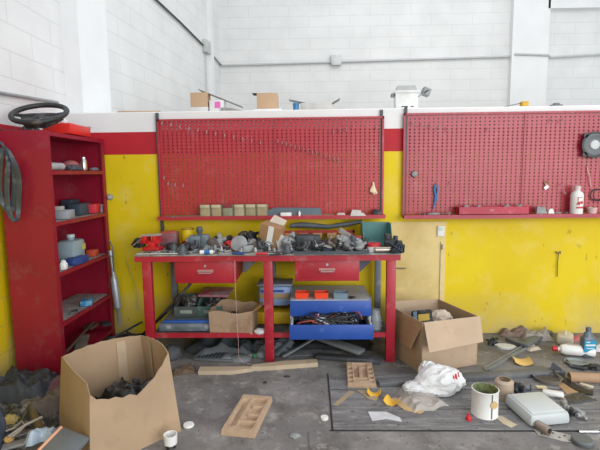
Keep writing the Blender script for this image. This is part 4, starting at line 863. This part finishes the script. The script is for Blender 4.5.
# ------------------------------------------------------------------ right cardboard box with flaps
P = {'f': G(422, 374), 'l': G(394, 350), 'r': G(479, 363)}
A = Vector((.845, 3.33, 0)); Bq = Vector((1.325, 3.50, 0)); D = Vector((.66, 3.80, 0)); Cq = Bq+(D-A)
cc = (A+Cq)/2
t = thing('cardboard_box', 'open cardboard box with folded out flaps beside the right bench leg', 'cardboard box', cc)
hh = .41
def quadwall(pts, th, name, mm, flip=1):
    s = MB(); vs = [s.bm.verts.new(p-cc) for p in pts]; s.bm.faces.new(vs); s.bm.normal_update()
    r = bmesh.ops.subdivide_edges(s.bm, edges=s.bm.edges[:], cuts=3, use_grid_fill=True)
    bmesh.ops.solidify(s.bm, geom=s.bm.faces[:], thickness=th)
    return s.done(name, mm, t, smooth=False)
up = Vector((0, 0, 1)); zc = Vector((0, 0, hh))
Dt, Ct = D+zc+Vector((0, .0, .03)), Cq+zc
quadwall([A, Bq, Bq+zc*.98, A+zc], .005, 'front_wall', card2)
quadwall([A, D, D+zc, A+zc], .005, 'left_wall', card)
quadwall([D, Cq, Ct, Dt], .005, 'back_wall', card2)
quadwall([Bq, Cq, Ct, Bq+zc*.98], .005, 'right_wall', card)
quadwall([A+up*.004, Bq+up*.004, Cq+up*.004, D+up*.004], .004, 'bottom', card)
fo = (Bq-A).cross(up).normalized()   # outwards at the front
quadwall([A+zc+Vector((.005, 0, 0)), Bq+zc+Vector((.01, 0, -.008)), W(483, 342, 3.36), W(429, 353, 3.19)], .005, 'front_flap', card2)
quadwall([A+zc, D+zc, W(394, 338, 3.70), W(410, 348, 3.36)], .005, 'left_flap', mat('98785a', .85, .08, 6))
solo(MB().box((0, 0, .13), (.42, .40, .26), bev=.02), 'packed_parts', 'dark bundle filling the bottom of the flapped cardboard box', 'parts', black, cc+Vector((0, 0, .01)), (0, 0, 25))
t2 = thing('tape_cassette', 'black moulded part with yellow label poking out of the flapped box', 'plastic part', cc+Vector((-.07, .02, .335)), rot=(48, -12, -20))
MB().box((0, 0, 0), (.17, .13, .05), bev=.012).done('body', black, t2)
MB().box((.02, -.01, .026), (.09, .06, .004)).done('yellow_label', mat('c9ac4a', .5), t2)
MB().box((-.05, .01, .027), (.03, .08, .004)).done('blue_label', mat('6b87a0', .5), t2)
solo(MB().blob((.2, .15, .12), .2, 2.5, 61), 'paper_wad', 'pale crumpled paper inside the flapped box', 'paper', mat('c3b5a6', .8), cc+Vector((.08, .02, .28)))
# ------------------------------------------------------------------ pulp trays
def pulp(w, d, h, pockets, seed):
    nu, nv = 40, 64
    def hf(x, y):
        z = h*(.82+.06*noise.noise(Vector((x*20, y*20, seed))))
        for (cx, cy, rx, ry, dep) in pockets:
            q = max(abs(x-cx)/rx, abs(y-cy)/ry)
            if q < 1: z = min(z, h*(1-dep*min(1, (1-q)*3.2)))
        return max(.006, z)
    mb = MB(); g = []
    for i in range(nu+1):
        row = []
        for j in range(nv+1):
            x = (i/nu-.5); y = (j/nv-.5); row.append(mb.bm.verts.new((x*w, y*d, hf(x, y))))
        g.append(row)
    for i in range(nu):
        for j in range(nv): mb.bm.faces.new((g[i][j], g[i+1][j], g[i+1][j+1], g[i][j+1]))
    rim = [g[i][0] for i in range(nu+1)]+[g[nu][j] for j in range(1, nv+1)]+[g[i][nv] for i in range(nu-1, -1, -1)]+[g[0][j] for j in range(nv-1, 0, -1)]
    lowr = [mb.bm.verts.new((v.co.x*1.05, v.co.y*1.03, 0.0+.004*noise.noise(Vector((v.co.x*60, v.co.y*60, 1))))) for v in rim]
    n = len(rim)
    for k in range(n): mb.bm.faces.new((rim[k], rim[(k+1) % n], lowr[(k+1) % n], lowr[k]))
    mb.bm.faces.new(lowr); return mb
pulpm = mat('b0977f', .9, .1, 20, spec=.1, bump=.15)
solo(pulp(.20, .43, .045, [(-.27, .0, .12, .42, .9), (.17, .31, .26, .12, .85), (.17, .05, .24, .12, .85), (.17, -.15, .24, .08, .85), (.12, -.35, .3, .10, .9), (-.02, .12, .08, .26, .6)], 1), 'pulp_tray', 'brown moulded pulp packing tray lying alone in the centre foreground', 'packing tray', pulpm, G(248.5, 417), (0, 0, -9))
solo(pulp(.20, .37, .045, [(-.16, .05, .10, .30, .75), (.16, .05, .10, .30, .75), (0, .38, .30, .07, .95), (-.38, .2, .08, .08, .9), (-.38, 0, .08, .08, .9), (-.38, -.2, .08, .08, .9), (.38, .2, .08, .08, .9), (.38, 0, .08, .08, .9), (.38, -.2, .08, .08, .9), (0, -.3, .3, .05, .6), (-.38, -.38, .08, .06, .9), (.38, -.38, .08, .06, .9)], 2), 'pulp_tray', 'brown moulded pulp packing tray in front of the right bench leg', 'packing tray', pulpm, G(360.5, 377), (0, 0, -3))
# ------------------------------------------------------------------ floor litter
solo(MB().lathe([(0, 0), (.024, 0), (.026, .006), (.024, .016), (0, .017)], 24), 'white_stopper', 'white bottle cap near the end of the floor joint', 'cap', white_p, G(324.5, 419))
solo(MB().blob((.06, .045, .02), .3, 3, 71), 'metal_scrap', 'small flat metal scrap on bare floor below pulp tray', 'scrap', cast, G(295, 437))
solo(MB().blob((.05, .02, .012), .3, 3, 72), 'black_bit', 'tiny black scrap on the floor below the split board', 'scrap', black, G(287, 377))
solo(MB().blob((.03, .02, .012), .3, 3, 73), 'black_bit', 'tiny dark scrap in the middle of the bare floor', 'scrap', black, G(265, 383))
def flat(poly, name, label, cat, mm, h=.003, lift=.009, curl=0):
    pts = [G(x, y, lift) for x, y in poly]; c = sum(pts, Vector())/len(pts)
    return solo(MB().prism([((p-c).x, (p-c).y) for p in pts], h), name, label, cat, mm, c, smooth=False)
cs = mat('9c8a72', .85, .1, 8)
flat([(333, 405), (337, 406), (355, 392), (349, 391)], 'card_strip', 'tan cardboard strip pointing left below the second pulp tray', 'cardboard', cs)
flat([(356, 390), (369, 391), (379, 398), (376, 401), (368, 399)], 'card_strip', 'small tan cardboard strip just below the second pulp tray', 'cardboard', cs)
flat([(390, 399), (396, 398), (424, 412), (420, 414), (404, 410)], 'card_strip', 'long tan cardboard strip beside the clear plastic bag', 'cardboard', mat('b59a70', .85))
def curl(name, label, cat, mm, px, py, w, d, h, rz):
    solo(MB().sheet(lambda u, v: Vector(((u-.5)*w, (v-.5)*d, .006+h*(2*u-1)**2+.01*math.sin(v*3))), 12, 4, .002), name, label, cat, mm, G(px, py), (0, 0, rz))
yp = mat('d9a93a', .7, .08, 9)
curl('yellow_paper', 'curled yellow paper scrap beside the second pulp tray', 'paper', yp, 374, 396, .09, .07, .035, -10)
curl('yellow_paper', 'folded yellow paper scrap between the pulp tray and clear bag', 'paper', yp, 392, 404, .09, .09, .03, -30)
curl('yellow_paper', 'pale yellow curled sheet on the floor right of the flapped box', 'paper', mat('dcb872', .7, .05), 522, 363, .13, .13, .025, -12)
flat([(368, 412), (372, 421), (386, 419), (402, 422), (400, 418), (386, 412)], 'paper_sheet', 'torn white paper lying below yellow scraps', 'paper', mat('c3c4c8', .8))
# white carrier bag
t = thing('carrier_bag', 'crumpled white carrier bag with red print in front of the flapped box', 'plastic bag', G(438, 389)+Vector((0, .0, .012)), 10)
def bagfn(mb, d, seed, sub=5):
    r_ = bmesh.ops.create_icosphere(mb.bm, subdivisions=sub, radius=1)
    for v in r_['verts']:
        p = v.co.copy(); q = p*1.2+Vector((seed*7.3, seed*3.1, seed))
        k = .20*noise.noise(q)+.16*(1-2*abs(noise.noise(q*1.9)))+.05*(1-2.4*abs(noise.noise(q*5.1+Vector((p.z*4, 0, 0)))))
        p *= 1+k; p.z = max(p.z, -.35)+.35
        if p.x < 0: p.z *= 1+.45*p.x
        v.co = Vector((p.x*d[0]/2, p.y*d[1]/2, p.z*d[2]/1.35))
    return mb
bagfn(MB(), (.34, .25, .15), 81).done('body', mat('d9dadc', .4, .04, 6, spec=.5), t)
MB().blob((.14, .10, .13), .25, 1.3, 83, c=(-.03, .10, .02), ridge=True).done('handle_loop', mat('cfd2d4', .4, .05, 6), t)
MB().blob((.15, .14, .06), .25, 1.3, 84, c=(-.19, -.02, -.0), ridge=True).done('handle_loop', mat('d2d4d6', .4, .05, 6), t)
pr = MB()
for k in range(4): pr.box((.045+.024*k, -.096+.010*k, .098+.006*k), (.014, .012, .034), rot=(-30, 20, 25))
pr.done('red_print', mat('c9303c', .5), t, smooth=False)
solo(cloth(.28, .20, .05, 85, 2.2, th=.0015), 'clear_bag', 'clear plastic bag lying in front of the white carrier bag', 'plastic bag', mat('c9c2bb', .2, .05, 8, alpha=.45), G(424, 404)+Vector((0, 0, .006)), (0, 0, 20))
solo(cloth(.18, .16, .04, 86, 4, th=.0015), 'clear_bag', 'thin clear film lying left of the clear plastic bag', 'plastic', mat('a59c94', .25, .06, 8, alpha=.5), G(409, 397)+Vector((0, 0, .006)), (0, 0, -10))
t = thing('red_stopper', 'small red plastic stopper standing alone on the pit planks', 'stopper', G(468.5, 421)+Vector((0, 0, .008)))
MB().lathe([(0, 0), (.018, 0), (.019, .012), (.014, .025), (.007, .028), (.006, .042), (0, .044)], 18).done('body', mat('c01e2c', .4), t)
# white tin
t = thing('paint_tin', 'open white paint tin with stained greenish inside', 'paint tin', G(488, 420)+Vector((0, .06, .008)), 10)
rt = .08
MB().lathe([(0, 0), (rt, 0), (rt+.002, .004), (rt, .008), (rt, .165), (rt+.003, .170), (rt-.003, .172)], 36).done('wall', white_p, t)
MB().lathe([(rt-.003, .172), (rt-.005, .15), (rt-.005, .006), (0, .006)], 36).done('inside', mat('8f9468', .5, .3, 14, dust=('4d5c3c', .5, 20)), t)
MB().box((0, -rt-.0005, .088), (.008, .002, .16)).done('seam', dsteel, t)
MB().cyl((.012, -rt+.0, .10), (.012, -rt-.006, .10), .024, seg=9).done('tan_smear', mat('c3a878', .8), t)
# wide flat can (jerry style)
t = thing('flat_canister', 'dented light grey rectangular canister lying flat at the right', 'canister', G(536, 411, .03)+Vector((0, 0, -.02)), rot=(2, 0, 9))
MB().box((0, 0, .042), (.27, .28, .075), bev=.02, taper=.95).done('body', mat('b3b9ba', .4, .06, 5, dust=('90949a', .3, 8)), t)
MB().box((0, 0, .080), (.22, .22, .006), bev=.003).done('pressed_panel', mat('bcc2c3', .4, .05, 5), t)
solo(MB().lathe([(.018, 0), (.027, 0), (.027, .07), (.022, .08), (.018, .08), (.018, 0)], 24, rot=(90, 0, 24), c=(0, .03, .028)), 'pipe_stub', 'short rusty metal pipe stub below the flat canister', 'pipe', mat('8d8078', .4, .2, 12, metal=.5), G(540, 432)+Vector((0, -.0, .001)))
pf = MB().prism([(-.13, .03), (-.1, -.03), (.02, -.05), (.12, -.03), (.14, .0), (.08, .03), (-.05, .045)], .004)
t = thing('perforated_plate', 'pale perforated curved plate between pipe stub and round black lid', 'plate', G(557, 436)+Vector((0, 0, .001)), -22)
pf.done('plate', mat('a8a59e', .5, .1, 9), t, smooth=False)
for i, (x, y) in enumerate([(-.08, .01), (-.05, -.02), (-.02, .015), (.01, -.02), (.04, .01), (.08, -.01), (.06, -.03), (-.08, -.02)]): MB().cyl((x, y, .0035), (x, y, .0052), .007, seg=12).done('hole', black, t)
solo(MB().lathe([(0, 0), (.052, 0), (.056, .006), (.056, .022), (.05, .028), (0, .026)], 30), 'flat_disc', 'dark grey round lid at the lower right of the floor', 'lid', mat('5b6264', .5), G(582, 443))
solo(MB().cyl((-.055, 0, .009), (.055, 0, .009), .008).cyl((-.06, 0, .009), (-.055, 0, .009), .011), 'metal_tube', 'short bright metal tube at the right edge of the floor', 'tube', chrome, G(589, 433), (0, 0, 0))
flat([(495, 417), (501, 416), (517, 425), (511, 428), (503, 424)], 'card_scrap', 'small beige card scrap touching the white tin', 'cardboard', mat('b5a890', .8))
t = thing('cut_bottle', 'cut translucent beige plastic bottle behind the white tin', 'bottle', G(506, 402)+Vector((0, .04, .008)), rot=(0, 0, 15))
MB().lathe([(0, 0), (.06, 0), (.064, .01), (.06, .12), (.045, .135), (.04, .135), (.056, .118), (.06, .012), (0, .006)], 22).done('body', mat('b8a592', .4, .08, 8, alpha=.85), t)
def casting_pile(n, c, d, seed, lab, grp, z=0):
    q = random.Random(seed)
    for i in range(n):
        k = ['hose_elbow', 'angle_bracket', 'sensor_housing', 'brake_caliper', 'bolt'][i % 5]
        small(k, (c.x+q.uniform(-d[0], d[0]), c.y+q.uniform(-d[1], d[1]), z+.008), q.uniform(0, 360), q.randrange(4), 0, (0, 0), lab % kinds[k][2], grp % kinds[k][2], .75)
casting_pile(6, G(523, 390), (.07, .06), 90, 'small %s on the floor behind the flat canister', '%s pieces behind the flat canister')
casting_pile(5, G(569, 413), (.05, .09), 91, 'small %s on the floor right of the flat canister', '%s pieces right of the flat canister')
t = thing('round_pan', 'shallow dirty round metal pan on the floor behind the flat canister', 'pan', G(547, 381)+Vector((0, 0, .008)))
MB().lathe([(0, 0), (.085, 0), (.10, .03), (.095, .03), (.08, .006), (0, .006)], 30).done('pan', mat('77736e', .5, .2, 9), t)
MB().lathe([(0, .012), (.084, .012)], 30).done('grease', mat('4a4642', .6, .3, 14), t)
solo(MB().box((0, 0, .015), (.13, .06, .028), bev=.01, rot=(0, 0, -25)), 'white_block', 'small glossy white plastic block beside the flat canister', 'plastic part', white_p, G(553, 396)+Vector((0, 0, .004)))
solo(MB().box((0, 0, .006), (.07, .03, .01), rot=(0, 0, -5)), 'cream_stub', 'little cream strip lying against the round pan', 'strip', mat('cfc49c', .7), G(539, 387)+Vector((0, -.03, .008)), smooth=False)
# long steel bar across the pit
a, b = G(378, 386), G(562, 374)
board('steel_bar', 'long flat dusty grey steel bar lying across the pit planks', 'bar', a, b, .08, .035, mat('5d5f63', .6, .15, 4, dust=('7e7d7c', .35, 6)), .006)
# ladder like slide rail
a, b = G(486, 371), G(549, 334)
t = thing('slide_rail', 'long grey metal slide rail lying diagonally on the floor', 'rail', (a+b)/2+Vector((0, 0, .001)), math.degrees(math.atan2((b-a).y, (b-a).x)))
L = (b-a).length
MB().box((-.0, .02, .010), (L, .008, .02)).box((0, -.02, .010), (L, .008, .02)).box((0, 0, .004), (L, .04, .006)).done('channel', mat('8d9092', .4, .12, 7, metal=.3), t, smooth=False)
MB().box((L*.27, 0, .03), (L*.44, .075, .025), bev=.004).done('cover', mat('5f6468', .5, .15, 6), t)
board('slide_rail', 'short grey bar end lying beside slide rail', 'bar', G(507, 340), G(521, 346), .05, .03, mat('62656a', .5), .001)
# crumpled rags at the wall
solo(cloth(.30, .16, .08, 101, 4), 'brown_rag', 'brown crumpled paper rag lying against the yellow wall', 'rag', mat('7d6a62', .85, .2, 12), G(513, 333)+Vector((0, -.04, 0)), (0, 0, -6))
solo(cloth(.28, .20, .09, 102, 4), 'grey_rag', 'pale grey crumpled rag in front of the yellow wall', 'rag', mat('9a938c', .85, .15, 12), G(535, 337)+Vector((0, -.02, 0)), (0, 0, -12))
solo(MB().prism([(.09*math.cos(R(a))*(1 if a < 180 else .8), .055*math.sin(R(a))) for a in range(0, 360, 20)], .016, rot=(0, 0, -10)), 'white_disc', 'oval white plastic piece on the floor near the slide rail', 'plastic part', mat('c9cbcc', .5), G(505, 347.5)+Vector((0, 0, .001)))
solo(tangle(8, (.10, .08), .008, 77, .05), 'black_clip', 'black twisted clip left of the oval white piece', 'clip', black, G(492, 344))
solo(cloth(.14, .09, .03, 103, 6), 'grey_rag', 'small white and grey shredded paper beside the slide rail', 'paper', mat('b5a898', .85), G(532, 349)+Vector((0, 0, 0)), (0, 0, 20))
# bottles
t = thing('oil_bottle', 'white plastic bottle with red cap lying on its side', 'bottle', G(574, 355.5)+Vector((0, 0, .001)), -12); t.scale = (1.15,)*3
MB().lathe([(0, -.13), (.036, -.128), (.040, -.12), (.040, .06), (.03, .09), (.014, .10), (.014, .115), (0, .115)], 24, rot=(0, -90, 0), c=(0, 0, .041)).done('body', white_p, t)
MB().cyl((-.112, 0, .041), (-.145, 0, .041), .019).done('red_cap', mat('b81f2a', .4), t)
MB().prism([(-.05, -.012), (.06, -.016), (.06, .016), (-.05, .012)], .003, c=(0, 0, .079)).done('side_label', mat('b7a9a4', .5), t)
t = thing('flat_jug', 'cream plastic jug lying behind the white bottle', 'jug', G(566, 344)+Vector((0, .02, .001)), 60)
MB().box((0, 0, .045), (.20, .13, .085), bev=.03).cyl((.1, 0, .045), (.13, 0, .045), .018).done('body', mat('c9c2b2', .45, .06, 7), t)
MB().tube([(-.05, 0, .085), (-.03, 0, .105), (.03, 0, .105), (.05, 0, .085)], .01).done('handle', mat('d2ccbe', .45), t)
t = thing('coolant_bottle', 'dark bottle with turquoise label standing at the right edge', 'bottle', G(589, 358)+Vector((0, .03, .001)))
MB().box((0, 0, .09), (.105, .075, .18), bev=.02).lathe([(.045, .165), (.035, .20), (.02, .215), (.018, .225)], 20, sy=.75).done('body', mat('56636f', .35, .08, 7), t)
MB().cyl((0, 0, .222), (0, 0, .25), .021).done('cap', mat('5c6670', .5), t)
MB().box((0, -.0385, .10), (.098, .003, .10)).box((.053, 0, .10), (.003, .05, .10)).done('blue_label', mat('1f8fb4', .45, .05), t, smooth=False)
MB().box((0, -.0410, .112), (.075, .002, .014)).box((0, -.0410, .085), (.06, .002, .006)).box((-.02, -.0410, .138), (.03, .002, .008)).done('white_lettering', white_p, t, smooth=False)
solo(MB().lathe([(0, .012), (.07, .012), (.085, .025), (.09, .022), (.075, .0), (0, 0)][::-1], 26, sy=.75), 'metal_dish', 'small tilted metal dish in front of the white bottle', 'dish', mat('8d9694', .4, .1, 9, metal=.4), G(576, 364), (0, 0, -10))
solo(MB().tube([G(565, 359, .01), G(572, 367, .01), G(583, 369, .01), G(590, 367, .012)], .012), 'black_hose', 'short black hose curling round the metal dish', 'hose', rubber)
solo(cloth(.2, .10, .05, 105, 5), 'pink_rag', 'faded pink rag behind the coolant bottle', 'rag', mat('b96a66', .8), G(580, 340)+Vector((0, 0, 0)), (0, 0, -5))
solo(cloth(.16, .12, .05, 106, 5), 'white_rag', 'white rag at the right edge beside coolant bottle', 'rag', mat('c6beb8', .8), G(600, 350), (0, 0, -5))
solo(MB().lathe([(.028, -.2), (.036, -.2), (.036, .2), (.028, .2), (.028, -.2)], 24, rot=(0, 90, -6), c=(0, 0, .037)), 'cardboard_tube', 'brown cardboard tube lying at the right edge of the floor', 'tube', mat('a4866a', .8, .08, 8), G(598, 383))
t = thing('fabric_strap', 'black webbing strap lying across the floor at the right', 'strap', G(575, 383), 0)
MB().sheet(lambda u, v: (G(553+40*u, 366+24*u+5*math.sin(u*3)+v*7*(1-.3*u), .012+.03*max(0, 1-u*5)))-G(575, 383), 16, 2, .006).done('webbing', black, t)
MB().prism([(-.05, 0), (.03, -.03), (.05, .02), (0, .09)], .01, c=G(556, 372, .03)-G(575, 383), rot=(25, 0, -10)).done('end_tab', mat('2d3239', .5), t)
board('wood_strip', 'small cream wooden strip lying below the cardboard tube', 'wood', G(580, 385), G(593, 389), .03, .01, mat('c9bfa2', .7), .008)
solo(cloth(.30, .14, .03, 107, 4), 'dark_tarp', 'thin black plastic film stretched on the floor right of the canister', 'plastic film', mat('3a3a3e', .4), G(575, 400), (0, 0, 16))
flat([(556, 383), (572, 383), (590, 391), (566, 394)], 'brown_card', 'brown flat cardboard piece behind the flat canister', 'cardboard', mat('a3835f', .8))
solo(MB().blob((.12, .07, .04), .3, 3, 110), 'dark_scrap', 'dark crumpled scrap under the white rag at right edge', 'scrap', black, G(594, 369))
# ------------------------------------------------------------------ on the partition ledge
LT = 2.1265
def ledge(px, Y=4.5): return Vector((W(px, 107, Y).x, Y, LT))
t = thing('ledge_carton', 'brown carton with white base and lifted flap on the ledge, leftmost', 'carton', ledge(201), 0)
MB().box((0, 0, .135), (.165, .16, .135), bev=.003).done('upper_body', mat('b39678', .8, .05, 6), t)
MB().box((0, 0, .034), (.17, .165, .066), bev=.003).done('white_base', mat('c6c4c2', .6), t)
MB().prism([(0, 0), (.42, -.17), (.42, -.162), (0, .008)], .10, c=(-.01, .05, .235), rot=(90, 0, 0)).done('lifted_flap', mat('8d867e', .7), t, smooth=False)
t = thing('ledge_carton', 'white carton with pink label just right of the brown carton on ledge', 'carton', ledge(218), 0)
MB().box((0, 0, .065), (.14, .14, .13), bev=.003).done('body', mat('d3d3d4', .6), t)
MB().box((.01, -.0715, .085), (.055, .002, .06)).done('pink_label', mat('d660a8', .5), t)
solo(MB().prism([(-.12, 0), (.12, 0), (.12, .02), (-.06, .055), (-.12, .055)], .1, rot=(90, 0, 0)), 'grey_wedge', 'grey wedge shaped cover on the ledge beside the pink label carton', 'cover', mat('8c8884', .7), ledge(233)+Vector((.02, 0, 0)), smooth=False)
t = thing('ledge_carton', 'single brown carton on a white pad above the bench board', 'carton', ledge(268), 0)
MB().box((0, 0, .115), (.20, .16, .15), bev=.003).done('body', mat('b89a7c', .8, .05, 6), t)
MB().box((0, 0, .02), (.27, .18, .038), bev=.003).done('white_pad', mat('dededd', .6), t)
MB().box((-.12, 0, .19), (.05, .12, .006)).done('dark_flap', mat('4a3b30', .8), t)
t = thing('ledge_tray', 'shallow grey carton with spread flaps on the ledge above bench board', 'carton', ledge(316), 0)
MB().box((0, 0, .045), (.30, .2, .085), bev=.003).done('body', mat('b5b2ae', .7), t)
MB().prism([(0, 0), (.20, -.045), (.2, -.04), (0, .006)], .12, c=(-.26, .05, .125), rot=(90, 0, 0)).done('left_flap', mat('8a9190', .7), t, smooth=False)
MB().prism([(0, 0), (.10, .055), (.1, .062), (0, .008)], .12, c=(.13, .05, .07), rot=(90, 0, 0)).done('right_flap', mat('6e6459', .7), t, smooth=False)
solo(MB().cyl((0, 0, 0), (0, 0, .06), .028).lathe([(.028, .06), (.032, .08), (0, .10)], 16), 'blue_bottle', 'tiny blue bottle at the left end of the grey ledge carton', 'bottle', mat('2f6f9c', .4), ledge(296, 4.40))
t = thing('emergency_light', 'white wall box lamp with tilted grey side wings standing above the ledge', 'lamp', ledge(405.5, 4.42), 0); t.scale = (1, 1, 1.12)
MB().box((0, 0, .075), (.21, .12, .15), bev=.005).box((0, -.005, .152), (.23, .14, .02), bev=.004).done('housing', mat('d9dad8', .5), t)
MB().box((0, 0, .185), (.20, .11, .045), bev=.004, taper=.8).done('top_cover', mat('a8aaab', .5), t)
MB().box((.16, 0, .14), (.10, .1, .008), rot=(0, -28, 0)).box((.19, 0, .155), (.07, .1, .06), rot=(0, 20, 0), bev=.004).done('side_wing', mat('8b8d8f', .5), t)
MB().box((-.125, 0, .13), (.03, .05, .03), bev=.004).done('side_clip', mat('75777a', .5), t)
MB().box((-.02, -.062, .03), (.06, .003, .008)).box((.05, -.062, .03), (.03, .003, .008)).done('vent_slot', black, t)
t = thing('marking_gauge', 'thin stick with yellow block lying on the right ledge', 'stick', ledge(524, 4.4), 0)
MB().box((0, 0, .035), (.06, .06, .068), bev=.004).done('yellow_block', mat('c79a2c', .6), t)
MB().cyl((-.28, 0, .004), (-.0, 0, .06), .004).done('stick', dsteel, t)
solo(MB().box((0, 0, .02), (.10, .06, .03), bev=.006).box((.0, 0, .04), (.05, .04, .02), bev=.004), 'ledge_clamp', 'small dark metal clamp at the right of the ledge', 'clamp', dsteel, ledge(556, 4.4))
solo(MB().box((0, 0, .012), (.40, .10, .022)), 'ledge_board', 'thin wooden board lying on the left end of the ledge', 'board', mat('b3936c', .75), Vector((-1.62, 4.36, LT)), (0, 0, 2), smooth=False)
# ------------------------------------------------------------------ conduits
gc = mat('b8babb', .45, .06, 8)
z1_, z2_ = W(224, 66, YE).z, W(600, 54, YE).z; xr = W(600, 54, YE).x
t = thing('wall_conduit', 'thin grey conduit running along the far white block wall', 'conduit', (XE, YE-.04, 0))
MB().cyl((0.05, 0, z1_), (W(510, 57, YE).x-XE, 0, W(510, 57, YE).z), .022, seg=10).tube([(W(510, 57, YE).x-XE-.02, 0, W(510, 57, YE).z), (W(513, 57, YE).x-XE, -.1, W(510, 57, YE).z+.02), (W(545, 57, YE).x-XE, -.1, W(545, 57, YE).z-.0), (W(549, 58, YE).x-XE, 0, W(549, 58, YE).z), (xr-XE+.4, 0, z2_)], .022).done('pipe', gc, t)
MB().box((W(336, 61, YE).x-XE, -.02, W(336, 61, YE).z), (.2, .10, .2), bev=.01).done('junction_box', mat('c3c5c6', .5), t)
def lwall(px, py):    # a point on the rear left wall, 3 cm proud
    d = ray(px, py); s = (XE-XL)/(YE-4.21); k = (XL-4.21*s+.03)/(d.x-s*d.y); return Vector((d.x*k, d.y*k, H+d.z*k))
t = thing('wall_cable', 'dark cable with grey switch box running down the left white wall', 'cable', lwall(206, 47))
c0 = lwall(206, 47)
MB().tube([lwall(150, -6)-c0, lwall(180, 22)-c0, lwall(203, 45)-c0], .016).done('cable_run', mat('3e4043', .5), t)
MB().tube([lwall(208, 50)-c0, lwall(222, 66)-c0], .016).done('cable_run', mat('8b8d8f', .5), t)
MB().box((0, 0, 0), (.10, .24, .22), bev=.01, rot=(0, 0, -7)).done('switch_box', mat('b5bab8', .5), t)
MB().tube([lwall(206, 54)-c0, lwall(207, 100)-c0], .009).done('drop_cord', gc, t)
t = thing('wall_conduit', 'grey pipe sloping along the left wall above the red unit', 'conduit', (XL+.03, 3.5, 0))
p0, p1 = S(-6, 92, XL+.03), S(88, 111, XL+.03)
MB().tube([(0, p0.y-3.5-.3, p0.z), (0, p0.y-3.5, p0.z), (0, 4.18-3.5, p1.z)], .014).done('pipe', mat('8f9294', .5, metal=.3), t)
# ------------------------------------------------------------------ on the yellow wall
t = thing('wall_socket', 'white switch plate high on the plywood panel edge', 'switch', W(440.5, 231, YW-.01))
MB().box((0, -.008, 0), (.065, .02, .10), bev=.005).done('plate', white_p, t)
MB().box((0, -.02, .02), (.04, .008, .03)).done('toggle', mat('b9cfc0', .5), t)
solo(MB().box((0, 0, -.535), (.012, .012, 1.0)), 'cable_trunking', 'thin pale cable trunking running down from the switch plate', 'trunking', mat('cdbf92', .6), W(441.5, 238, YW-.016), smooth=False)
solo(MB().box((0, 0, 0), (.012, .01, .05)), 'wall_clip', 'small dark clip on trunking below the switch plate', 'clip', dsteel, W(442, 247, YW-.027), smooth=False)
t = thing('wall_hook', 'dark forked wall bracket with cord on the right yellow wall', 'hook', W(558, 252, YW-.008))
MB().tube([(-.02, 0, .005), (-.01, -.02, -.01), (0, -.01, 0), (.012, -.02, -.01), (.02, 0, .005)], .005).done('fork', dsteel, t)
MB().tube([(0, -.01, 0), (-.003, -.008, -.1), (0, -.008, -.235)], .004).done('cord', mat('5f4f2c', .7), t)
solo(MB().tube([(0, 0, 0), (.03, -.02, .0), (.09, -.025, .002)], .005), 'wall_spigot', 'small dark spigot sticking out of the plywood panel', 'spigot', dsteel, W(396, 268, YW-.008))
# ------------------------------------------------------------------ light
w = bpy.data.worlds.new('sky'); sc.world = w; w.use_nodes = True
bg = w.node_tree.nodes['Background']; bg.inputs['Color'].default_value = (.92, .97, 1.0, 1); bg.inputs['Strength'].default_value = .8
def area(name, loc, rot, sx, sy, e, col):
    l = bpy.data.lights.new(name, 'AREA'); l.shape = 'RECTANGLE'; l.size = sx; l.size_y = sy; l.energy = e; l.color = col
    o = bpy.data.objects.new(name, l); C.objects.link(o); o.location = loc; o.rotation_euler = [R(a) for a in rot]; return o
area('doorway_daylight', (4.2, -2.8, 2.3), (90, 0, 35), 6.0, 4.0, 330, (1, .99, .98))
area('skylight', (2.0, 5.6, 5.7), (12, 0, 0), 4.0, 2.5, 60, (1, 1, 1))
vs = sc.view_settings; vs.view_transform = 'Standard'; vs.look = 'None'; vs.gamma = 1; vs.use_curve_mapping = False; vs.exposure = 0.36
sc.cycles.use_denoising = True
